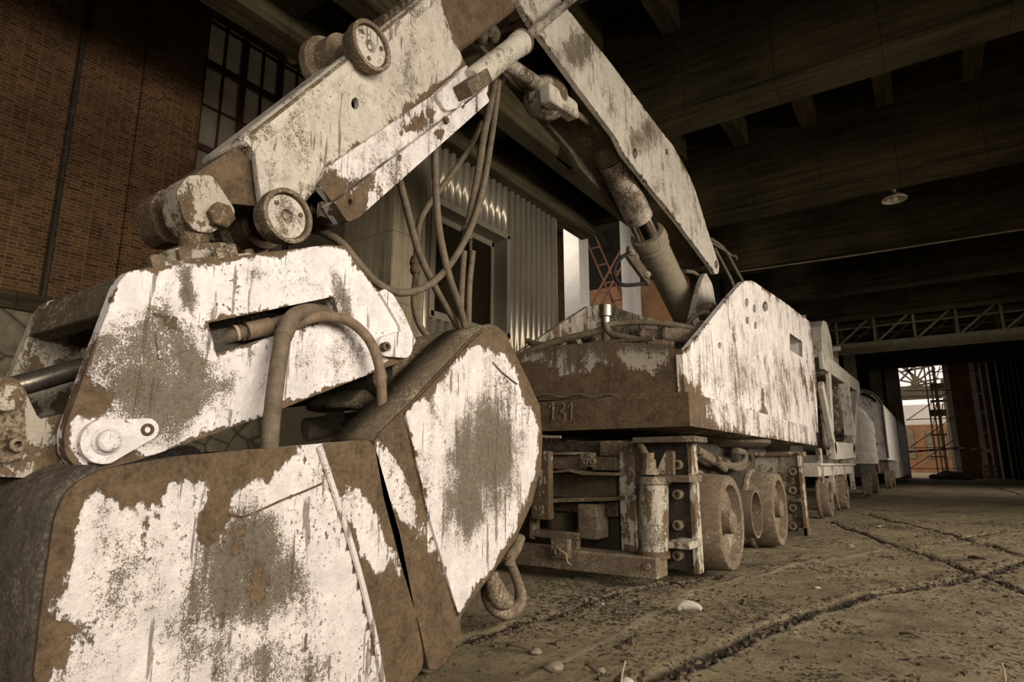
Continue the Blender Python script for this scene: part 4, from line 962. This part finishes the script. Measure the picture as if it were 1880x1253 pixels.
# right shell
RS = rounded([(687, 812), (698, 795), (747, 748), (859, 628), (886, 603), (908, 599), (928, 613), (951, 660), (972, 703), (991, 746), (996, 805), (993, 859), (977, 924), (948, 988), (908, 1047), (859, 1111), (844, 1138), (847, 1166), (832, 1198), (806, 1228), (788, 1231), (771, 1154), (736, 1036), (704, 913)], [6, 4, 0, 6, 10, 8, 8, 6, 0, 0, 0, 0, 0, 0, 0, 6, 6, 8, 8, 8, 6, 0, 0, 0], 3)
SEAM = [(745, 758), (763, 838), (790, 956), (827, 1079), (845, 1140)]
def seam_x(v):
    for (u0, v0), (u1, v1) in zip(SEAM, SEAM[1:]):
        if v <= v1: return u0 + (u1 - u0) * (v - v0) / (v1 - v0)
    return 845
def w_rs(p):
    u, v = pix(p); s = seam_x(v)
    d = min(seg_dist((u, v), RS[i], RS[(i + 1) % len(RS)]) for i in range(len(RS)))
    if u < s:
        return .70 - .80 * blob(u, v, s - 40, 915, 36, 140, -.27) - .2 * blob(u, v, s - 55, 850, 25, 50), .0
    k = 13 if v < 760 else 9
    r = max(0, 1 - d / k / 1.6) * .6 + blob(u, v, 903, 612, 48, 50) * .62 + blob(u, v, 966, 720, 16, 60, -.35) * .3
    g = blob(u, v, 885, 850, 85, 135, .15) * .62 + blob(u, v, 850, 960, 50, 80) * .3
    return r - (.12 if d > 20 else 0), g
rs = shell('shell', RS, XS, -1.95, lambda u, v: (u < 790 and v > 812), 'paint_shell', w_rs, 'right shell with grey scoured middle and rusty rim')
ov = SEAM[:-1] + [(843, 1132)] + [(858, 1106), (906, 1043), (945, 985), (973, 922), (988, 858), (991, 806), (986, 748), (968, 706), (947, 663), (924, 618), (906, 604), (888, 608), (861, 633)]
b = nb(); pslab(b, ov, XS + .014, .02); dice(b, .028, 'YZ', lambda f: f.normal.x > .8); o = obj('cheek_overlay', b, 'paint_shell', rs, 0, 30); wear(o, w_rs)
b = nb(); tube(b, [at(u, v, X=XS + .02) for u, v in ((905, 665), (920, 682), (938, 697), (950, 706))], .003, 6); obj('gouge', b, 'rust', rs)
# link arms and hubs between shells and bracket
b = nb(); c_ = at(680, 690, X=-2.2); cyl(b, (-2.05, c_.y, c_.z), (-2.85, c_.y, c_.z), .12, seg=28); lathe(b, at(735, 665, X=-2.1), at(830, 640, X=-2.1) - at(735, 665, X=-2.1), [(-.15, .10), (.35, .10)], 24); obj('hinge_hub', b, 'grime', rs, .01)
b = nb(); pslab(b, [(640, 745), (700, 690), (760, 650), (850, 622), (800, 700), (735, 752), (700, 735), (676, 755)], -2.12, .35); obj('hinge_arm', b, 'grime', rs, .03)
b = nb(); pslab(b, rounded([(-40, 690), (0, 691), (29, 695), (46, 714), (57, 742), (72, 770), (125, 758), (150, 800), (140, 868), (108, 880), (0, 876), (-40, 876)], 6, 3), -2.02, .5); arm = obj('hinge_arm', b, 'paint_worn', ls, .03)
b = nb(); pslab(b, rounded([(-30, 702), (20, 700), (44, 714), (48, 800), (46, 838), (12, 850), (-30, 848)], 10, 4), -1.985, .04); obj('pin_keeper', b, 'paint_worn', arm, .008) if False else obj('pin_keeper', b, 'rust', ls, .008)
b = nb(); lathe(b, at(6, 732, X=-1.97), (1, 0, 0), [(-.02, .035), (.025, .033), (.03, .025)], 24); obj('pin_head', b, 'paint_worn', ls)
b = nb(); lathe(b, at(28, 817, X=-1.97), (1, 0, 0), [(-.02, .018), (.02, .018), (.02, .009), (.0, .008)], 14); obj('bolt', b, 'rust', ls)
# bracket
XB = -1.95; XBF = -2.56
BR = rounded([(237, 498), (217, 520), (165, 660), (117, 795), (120, 838), (153, 870), (249, 847), (470, 770), (560, 734), (692, 682), (740, 663), (758, 645), (765, 626), (739, 571), (722, 540), (707, 530), (694, 535), (652, 479), (634, 452), (600, 450), (420, 472)], [6, 10, 0, 14, 14, 14, 0, 0, 0, 0, 4, 6, 10, 6, 5, 6, 4, 4, 8, 0, 0], 4)
SLOT = rounded([(382, 593), (611, 545), (623, 580), (535, 608), (397, 651)], [3, 5, 3, 2, 3], 2)
b = nb(); pslab(b, BR, XB, .05, [SLOT]); dice(b, .028, 'YZ', lambda f: f.normal.x > .8)
bk = obj('bracket_plate', b, 'paint', GR, 0, 30, label='near bracket plate with a slanting slot')
def w_br(p):
    u, v = pix(p); d = edge_dist((u, v), BR); ds = edge_dist((u, v), SLOT)
    r = max(0, 1 - d / 15) * .40 + max(0, 1 - ds / 10) * .3 + blob(u, v, 170, 735, 55, 45, .4) * .5 + blob(u, v, 290, 580, 45, 16, .5) * .42 + blob(u, v, 315, 595, 16, 30) * .4
    r = max(r, blob(u, v, 210, 850, 70, 26, -.3) * .7)
    g = blob(u, v, 275, 690, 185, 140, .2) * .6 + blob(u, v, 560, 690, 130, 50, -.4) * .18 + blob(u, v, 343, 530, 17, 60, -.08) * .85 + blob(u, v, 626, 545, 18, 70, -.3) * .5 + blob(u, v, 470, 505, 25, 14) * .35 + blob(u, v, 650, 640, 25, 50, -.4) * .25
    return r - .02, g - .03
wear(bk, w_br)
b = nb(); pslab(b, rounded([(286, 612), (348, 598), (352, 640), (292, 662)], 5, 3), XB + .007, .02); dice(b, .03, 'YZ', lambda f: f.normal.x > .8); o = obj('patch_plate', b, 'paint', bk, 0, 30, label='small welded-on patch plate'); wear(o, w_br)
b = nb(); pslab(b, BR, XB, .05); bmesh.ops.translate(b, verts=b.verts, vec=(XBF + .0 - XB, 0, 0)); obj('bracket_plate', b, 'paint_worn', GR, label='far bracket plate, dark and flaking')
def cross(b, px, t=.05):
    q3 = [at(u, v, X=XB) for u, v in px]; (a_, c_) = q3; d = (c_ - a_).normalized(); nr = Vector((0, d.z, -d.y))
    if nr.y < 0: nr = -nr
    return slab(b, [[Vector((XB - .03, a_.y, a_.z)), Vector((XB - .03, c_.y, c_.z)), Vector((XBF - .02, c_.y, c_.z)), Vector((XBF - .02, a_.y, a_.z))]], nr * t)
b = nb(); cross(b, [(221, 514), (199, 572)], .06); obj('end_plate', b, 'grime', GR, .01)
ta, tc = at(237, 500, X=XB), at(634, 455, X=XB)
b = nb(); slab(b, [[Vector((XB - .02, ta.y, ta.z)), Vector((XB - .02, tc.y, tc.z)), Vector((XBF, tc.y, tc.z)), Vector((XBF, ta.y, ta.z))]], (0, 0, -.05)); tp_ = obj('top_plate', b, 'grime', GR, .008)
a_ = at(225, 640, X=-2.3); c_ = at(660, 560, X=-2.3); b = nb(); slab(b, [[Vector((XB - .1, a_.y, a_.z)), Vector((XB - .1, c_.y, c_.z)), Vector((XBF + .05, c_.y, c_.z)), Vector((XBF + .05, a_.y, a_.z))]], (0, 0, -.1)); obj('inner_web', b, 'rust_dark', GR)
# swivel on the bracket
sv = at(358, 440, X=-2.4); topz = lerp(ta.z, tc.z, .34)
dT = (tc - ta).normalized(); nT = Vector((0, -dT.z, dT.y))
mid = lambda s, x: Vector((x, ta.y, ta.z)) + Vector((0, dT.y, dT.z)) * s
def sof(u, v, X):
    p = at(u, v, X=X); return (p.y - ta.y) * dT.y + (p.z - ta.z) * dT.z
s0_, s1_ = sof(298, 484, -2.05), sof(462, 462, -2.05)
b = nb(); slab(b, [[mid(s0_, -2.05), mid(s1_, -2.05), mid(s1_, -2.5), mid(s0_, -2.5)]], nT * .035); obj('flange_plate', b, 'paint_worn', tp_, .006)
cS = mid(sof(358, 468, -2.28), -2.28) + nT * .03
b = nb(); lathe(b, cS, nT, [(0, .125), (.07, .12), (.075, .08), (.08, .06)], 28); sw = obj('swivel', b, 'paint_worn', GR, .006)
b = nb(); lathe(b, cS + nT * .05, at(356, 400, X=-2.3) - cS - nT * .05, [(0, .075), (.03, .055), (.12, .05), (.24, .06)], 20); obj('swivel_stem', b, 'rust', sw)
for s, x, h_ in ((sof(288, 486, -2.0), -2.0, .05), (sof(340, 480, -2.1), -2.1, .045), (sof(405, 470, -2.12), -2.12, .04), (sof(424, 466, -2.12), -2.12, .05), (sof(455, 462, -2.3), -2.3, .05)):
    b = nb(); hexnut(b, mid(s, x) + nT * (.03 if x < -2.05 else 0), nT, .024, h_); obj('bolt', b, 'rust_dust', tp_)
# pin keepers on the near plate
def keeper(big, rb_, small, rs_, m='paint'):
    A, C = at(*big, X=XB), at(*small, X=XB); r0 = pr(big[0], big[1] - rb_, big[1] + rb_, XB); r1 = pr(small[0], small[1] - rs_, small[1] + rs_, XB)
    ang = math.atan2(C.z - A.z, C.y - A.y); pts = []
    for k in range(15): t = ang + PI / 2 + PI * k / 14; pts.append(Vector((XB + .028, A.y + r0 * math.cos(t), A.z + r0 * math.sin(t))))
    for k in range(11): t = ang - PI / 2 + PI * k / 10; pts.append(Vector((XB + .028, C.y + r1 * math.cos(t), C.z + r1 * math.sin(t))))
    b = nb(); slab(b, [pts], (-.035, 0, 0)); return obj('pin_keeper', b, m, GR, .005), A, C, r0, r1
k1, A, C, r0, r1 = keeper((187, 811), 42, (262, 790), 21)
def w_k(p):
    u, v = pix(p); return max(0, 1 - abs(math.hypot(u - 187, v - 811) - 36) / 10) * .3 + blob(u, v, 268, 795, 18, 14) * .4, 0
b = nb(); lathe(b, A + Vector((.02, 0, 0)), (1, 0, 0), [(0, r0 * .62), (.012, r0 * .60), (.018, r0 * .5), (.034, r0 * .46), (.04, r0 * .36), (.042, .002)], 32); obj('pin_head', b, 'paint', k1)
b = nb(); lathe(b, C + Vector((.02, 0, 0)), (1, 0, 0), [(0, r1 * .55), (.012, r1 * .55), (.014, r1 * .3), (.0, r1 * .25)], 14); obj('bolt', b, 'rust', k1)
k2, A, C, r0, r1 = keeper((732, 634), 25, (702, 637), 19)
b = nb(); lathe(b, at(703, 638, X=XB + .03), (1, -.1, 0), [(0, .02), (.03, .02), (.03, .011), (.01, .01)], 14); obj('bolt', b, 'rust', k2)
b = nb(); pslab(b, rounded([(697, 537), (706, 530), (722, 541), (740, 572), (764, 626), (744, 660), (735, 600), (712, 560)], 4, 3), XB + .015, .03); obj('ear_strip', b, 'paint', GR, .004)
# opening ram of the grab, hoses
b = nb(); cyl(b, at(10, 716, X=-2.32), at(330, 625, X=-2.32), .034, seg=24); rm = obj('grab_ram', b, 'steel', GR)
b = nb(); cyl(b, at(165, 672, X=-2.32), at(560, 560, X=-2.32), .062, seg=24); obj('barrel', b, 'grime', rm)
h = xh(((400, 628, -2.08), (440, 612, -2.02), (480, 603, -1.99), (520, 590, -1.98), (548, 580, -2.0)), .025, 'rubber', 'hose', GR)
b = nb(); p, q = at(452, 609, X=-2.0), at(496, 599, X=-1.985); cyl(b, p, q, .033, seg=16); obj('ferrule', b, 'rubber_rust', h)
b = nb()
for u in (430, 440): lathe(b, at(u, 613, X=-2.03), q - p, [(0, .03), (.008, .032), (.012, .03)], 16)
obj('clip', b, 'timber', h)
g1 = xh(((494, 838, -1.84), (498, 780, -1.84), (505, 715, -1.85), (514, 650, -1.87), (524, 605, -1.89), (540, 580, -1.91), (568, 571, -1.95), (598, 574, -2.02)), .029, 'rubber', 'hose', GR)
b = nb(); p, q = at(519, 620, X=-1.885), at(533, 588, X=-1.905); cyl(b, p, q, .0325, seg=16); obj('sleeve', b, 'rubber', g1)
xh(((536, 600, -1.96), (565, 587, -1.92), (600, 581, -1.9), (640, 590, -1.89), (676, 622, -1.87), (695, 668, -1.86), (701, 720, -1.86), (703, 800, -1.9)), .021, 'rubber_rust', 'hose', GR)
b = nb(); p = at(600, 772, X=-2.5); cyl(b, at(560, 790, X=-2.7), at(760, 760, X=-2.5), .06, seg=20); bar(b, at(614, 745, X=-2.6), at(614, 790, X=-2.6), .05, .09); obj('spreader_tube', b, 'paint_worn', GR)

# ================================================================== hook hanging behind the right shell
HX = -1.84
hk = thing('lifting_hook', 'heavy rusty closed hook hanging behind the lower right grab shell', 'hook', at(935, 1128, X=HX))
b = nb(); tube(b, [at(u, v, X=HX + x) for u, v, x in ((932, 1022, 0), (940, 1042, 0), (948, 1062, .0), (955, 1085, .01), (955, 1105, .01), (944, 1121, .0), (925, 1124, -.01), (905, 1112, -.02), (895, 1090, -.03), (898, 1068, -.03), (908, 1056, -.02))], lambda t: .025 + .013 * math.sin(min(1, max(0, (t - .25) / .7)) * PI), 18, 8); obj('bend', b, 'rust_dust', hk)
b = nb(); tube(b, [at(u, v, X=HX + .03) for u, v in ((906, 1050), (906, 1072), (916, 1096), (932, 1106))], lambda t: .02 + .03 * math.sin(PI * t * .8), 18, 6); obj('point', b, 'rust_dust', hk)
b = nb(); tube(b, [at(u, v, X=HX) for u, v in ((955, 985), (948, 1005), (936, 1026), (934, 1040))], .03, 14); obj('shank', b, 'rust_dust', hk)

# ================================================================== WAGONS BEHIND THE EXCAVATOR
V = thing('conveyor_wagon', 'wagon with an open V-shaped frame behind the excavator body', 'wagon', (-2.3, 12.8, 0))
VX = -1.46
b = nb()
def vbar(b, l, w, h): 
    for (u0, v0, u1, v1) in l: bar(b, at(u0, v0, X=VX), at(u1, v1, X=VX), w, h)
vbar(b, [(1507, 662, 1575, 712)], .08, .3); obj('top_rail', b, 'paint_arm', V, .015)
for l, w in (((1506, 706, 1531, 832), .2), ((1573, 711, 1563, 832), .2)):
    b = nb(); vbar(b, [l], .09, w); obj('slanting_leg', b, 'paint_arm', V, .012)
b = nb(); vbar(b, [(1528, 828, 1566, 828)], .09, .3); obj('bottom_rail', b, 'paint_arm', V, .012)
for l in ((1520, 680, 1526, 790), (1548, 700, 1560, 800)):
    b = nb(); vbar(b, [l], .07, .2); obj('upright', b, 'paint_arm', V, .01)
b = nb(); pslab(b, rounded([(1509, 658), (1508, 600), (1511, 588), (1518, 592), (1526, 622), (1530, 655), (1531, 682)], 3, 3), VX - .05, .5); obj('rear_hood', b, 'paint_arm', V, .02)
b = nb(); box(b, -3.3, VX - .45, 10.5, 14.6, 1.0, 2.3); obj('inner_hopper', b, 'rust_dark', V)
for k, (u, w) in enumerate(((1514, .2), (1536, .3), (1552, .25))):
    p = at(u, 760, X=VX - .3); b = nb(); cyl(b, (VX - .32, p.y, 1.05), (VX - .32, p.y, 2.4 + .2 * k), w * .5, seg=14); obj('pump', b, 'paint_worn', V)
b = nb(); box(b, -3.0, VX - .1, 14.7, 14.8, 2.4, 3.3); box(b, -3.0, VX - .02, 14.62, 14.7, 3.2, 3.3); obj('end_hoop', b, 'paint_worn', V)
b = nb(); p = at(1476, 865, X=-1.5); box(b, -3.2, -1.5, 10.3, 14.9, .62, .78); box(b, -3.2, -1.46, 10.3, 14.9, .78, .82); ch = obj('chassis', b, 'paint_arm', V, .01)
for y in (10.5, 11.6, 13.2, 14.5):
    b = nb(); box(b, -1.56, -1.48, y, y + .14, .3, 1.05); obj('stanchion', b, 'paint_worn', ch, .01)
for c_ in ((10.7, .31), (12.7, .31)): wheel(c_, .285, VX + .02, .16, V)
Hh = thing('hopper_wagon', 'ribbed sheet hopper wagon between the V-frame and the tank wagon', 'wagon', (-2.3, 19.4, 0))
y0_, y1_ = 17.3, 21.6; HXS = -1.5
b = nb()
prof = []
hz0, hz1 = .82, at(1588, 738, X=HXS).z
for k in range(41):
    t = k / 40; prof.append((HXS - .03 + 0.035 * abs(math.sin(t * PI * 6)) - .25 * max(0, t - .7) / .3, lerp(hz0, hz1, t)))
L3_ = [Vector((x, y0_, z)) for x, z in prof] + [Vector((-3.3, y0_, hz1)), Vector((-3.3, y0_, hz0))]
slab(b, [L3_], (0, y1_ - y0_, 0)); obj('body', b, 'paint_arm', Hh)
b = nb(); box(b, -3.1, -1.6, 17.3, 21.6, .5, .82); obj('chassis', b, 'rust_dark', Hh)
for c_ in ((18.1, .31), (20.3, .31)): wheel(c_, .285, HXS, .16, Hh)
b = nb(); box(b, -1.8, -1.52, 21.6, 22.1, .55, .95); obj('buffer', b, 'oxide', Hh)
T = thing('tank_wagon', 'pale round-topped wagon with flaking paint, last of the row', 'wagon', (-2.1, 31, 0))
tx0, tx1, ty0, ty1 = -2.65, -1.36, 23.4, 39.5; tz = at(1596, 716, Y=23.4).z; tw = .62
arch = []
for k in range(25):
    a = PI * k / 24; arch.append(((tx0 + tx1) / 2 + (tx1 - tx0) / 2 * math.cos(a), tz - tw + tw * math.sin(a)))
b = nb(); slab(b, [[Vector((x, ty0, z)) for x, z in arch] + [Vector((tx0, ty0, .95)), Vector((tx1, ty0, .95))]], (0, ty1 - ty0, 0)); dice(b, .5, 'YZ')
o = obj('body', b, painted('peeling_white_paint', cream=(.80, .73, .63), rust=.30, grime=.30, streak=1.0, size=.7), T, ang=25)
b = nb(); pts = [Vector((tx1 + .01, ty0 + .02, 1.0))] + [Vector(((tx0 + tx1) / 2 + ((tx1 - tx0) / 2 + .02) * math.cos(PI * k / 24), ty0 - .01, tz - tw + (tw + .02) * math.sin(PI * k / 24))) for k in range(0, 20)]; tube(b, pts, .035, 6, 2); obj('rim_band', b, 'rust', T)
for k in range(7):
    a = math.radians(58 + k * 8 - 30); c_ = Vector(((tx0 + tx1) / 2 + (tx1 - tx0) / 2 * .82 * math.cos(a), ty0, tz - tw + tw * .82 * math.sin(a)))
    b = nb(); lathe(b, c_, (0, -1, 0), [(0, .05), (.02, .05)], 10); obj('rivet', b, 'black', T)
b = nb(); box(b, -1.6, tx1 + .02, 27.5, 39, .3, .95); obj('skirt', b, 'paint_arm', T)
b = nb(); box(b, -2.6, -1.6, 23.5, 39, .5, .95); obj('chassis', b, 'rust_dark', T)
b = nb(); box(b, tx1 - .02, tx1 + .02, 32.0, 32.15, .95, 3.0); obj('door_seam', b, 'black', T)
for c_ in ((24.2, .31), (26.3, .31)): wheel(c_, .285, -1.4, .16, T)

# ================================================================== LITTER ON THE FLOOR
def rock(px, r, label, m='pebble', name='stone', flat=.6, seed=0):
    c_ = at(*px, Z=0); b = nb(); bmesh.ops.create_icosphere(b, subdivisions=2, radius=1)
    for v in b.verts: v.co = Vector((v.co.x * 1.2, v.co.y, v.co.z * flat)) * r * (1 + .45 * mnoise.noise(v.co * 1.3 + Vector((seed, 0, 0)))) + Vector((c_.x, c_.y, r * flat * .7 - .012))
    o = obj(name, b, m, None, 0, 50); return tag(o, label, 'stone', 'loose stones on the floor')
c_ = at(1272, 1130, Z=0); b = nb(); pts = []
for k in range(9):
    a = -.3 + 2.5 * k / 8; pts.append(c_ + Vector((-.055 * math.cos(a) * 1.3, .02 * math.sin(a), .025 + .02 * math.sin(a * 1.2))))
tube(b, pts, lambda t: .012 + .014 * math.sin(t * PI), 10, 3); o = obj('plastic_scrap', b, 'bone'); tag(o, 'curled white scrap lying on the earthy floor before the wheels', 'litter')
rock((1107, 1111), .022, 'small pale angular stone on the floor right of the hook', 'bone', seed=1)
rock((1017, 1226), .035, 'largest dusty stone on the plank edge at the bottom of the picture', seed=2)
rock((1103, 1229), .018, 'rounded pebble near the bottom edge, right of the largest stone', seed=3)
rock((1150, 1249), .02, 'whitish chip beside an upright stalk at the bottom edge', 'bone', seed=4)
rock((1560, 1003), .03, 'grey stone standing alone on the open floor beyond the wheels', seed=5)
rock((1185, 1140), .014, 'little pebble left of the curled white scrap', seed=6)
rock((1500, 1077), .02, 'pale flat chip on the floor at right, past the white scrap', 'bone', seed=7, flat=.3)
rock((1610, 1173), .016, 'pale fragment among dark crumbs at lower right', 'bone', seed=8, flat=.4)
rock((985, 1195), .022, 'dusty stone close to the dark twig at lower centre', seed=9)
rock((1613, 966), .025, 'white crumb far out on the floor near the crossing tracks', 'bone', seed=10, flat=.4)
def twig(a_, c_, r, label, lift=.01):
    p, q = at(*a_, Z=0), at(*c_, Z=0); p.z = q.z = lift; m_ = (p + q) / 2 + Vector((random.uniform(-.02, .02), random.uniform(-.02, .02), .012))
    b = nb(); tube(b, [p, m_, q], r, 6, 4); o = obj('twig', b, 'twig'); return tag(o, label, 'twig', 'twigs on the floor')
twig((1780, 1026), (1812, 1032), .016, 'thick dark twig lying near the crossing tracks at right')
twig((1652, 1168), (1690, 1174), .007, 'thin dark twig on the floor at lower right')
twig((1230, 1073), (1260, 1083), .007, 'short twig in front of the big wheel')
twig((1075, 1226), (1100, 1243), .006, 'bent twig beside the rounded pebble')
twig((1468, 1030), (1488, 1018), .005, 'pale straw on the floor beyond the second wheel')
twig((930, 1190), (975, 1197), .009, 'dark twig among crumbs below the hook')
p = at(1140, 1256, Z=0); b = nb(); tube(b, [p + Vector((0, 0, -.005)), p + Vector((.004, .01, .04)), p + Vector((.012, .02, .075))], .004, 6); o = obj('stalk', b, 'timber'); tag(o, 'dry stalk sticking up at the bottom edge of the picture', 'stalk')
p = at(1846, 1252, Z=0); b = nb(); tube(b, [p, p + Vector((.0, .01, .04)), p + Vector((-.004, .02, .06))], .004, 6); o = obj('stalk', b, 'timber'); tag(o, 'tiny stalk sticking up in the lower right corner', 'stalk')
# crumbs of earth nobody could count
b = nb(); rnd = random.Random(11)
gl_ = [p for g in GROOVES for p in zip(g[0], g[0][1:])]
def crumb(x, y, r):
    n = 5; ph = rnd.uniform(0, 6); base = []; z = floor_z(x, y); st_ = rnd.uniform(1, 2.2); an = rnd.uniform(0, PI)
    ca, sa = math.cos(an), math.sin(an); hgt = r * rnd.uniform(.3, .75)
    def pt(a, q, zz):
        u, w = q * math.cos(a) * st_, q * math.sin(a); return b.verts.new((x + u * ca - w * sa, y + u * sa + w * ca, zz))
    base = [pt(ph + 2 * PI * k / n, r * rnd.uniform(.6, 1.2), z - .004) for k in range(n)]
    mid_ = [pt(ph + 2 * PI * k / n, r * rnd.uniform(.3, .8), z + hgt * rnd.uniform(.6, 1.2)) for k in range(n)]
    for k in range(n): b.faces.new((base[k], base[(k + 1) % n], mid_[(k + 1) % n], mid_[k]))
    b.faces.new(mid_)
for k in range(14000):
    if k % 5 < 2:
        (ax_, ay_), (bx_, by_) = gl_[rnd.randrange(len(gl_))]; t = rnd.random(); x, y = lerp(ax_, bx_, t) + rnd.gauss(0, .07), lerp(ay_, by_, t) + rnd.gauss(0, .07)
    else:
        y = .9 + 10 * rnd.random() ** 1.5; x = rnd.uniform(-1.9, 1.2 + .25 * y)
        if mnoise.noise(Vector((x * 1.4, y * 1.4, 3))) < rnd.uniform(-.35, .4): continue
    if y > 12 or x > 4 or x < -2.2 or y < .8: continue
    crumb(x, y, .004 + .014 * rnd.random() ** 3 + (.012 if rnd.random() < .02 else 0))
o = obj('floor_crumbs', b, 'twig', None, 0, 20, kind='stuff'); o['label'] = 'dark crumbs of earth and leaf litter scattered over the floor'; o['category'] = 'debris'
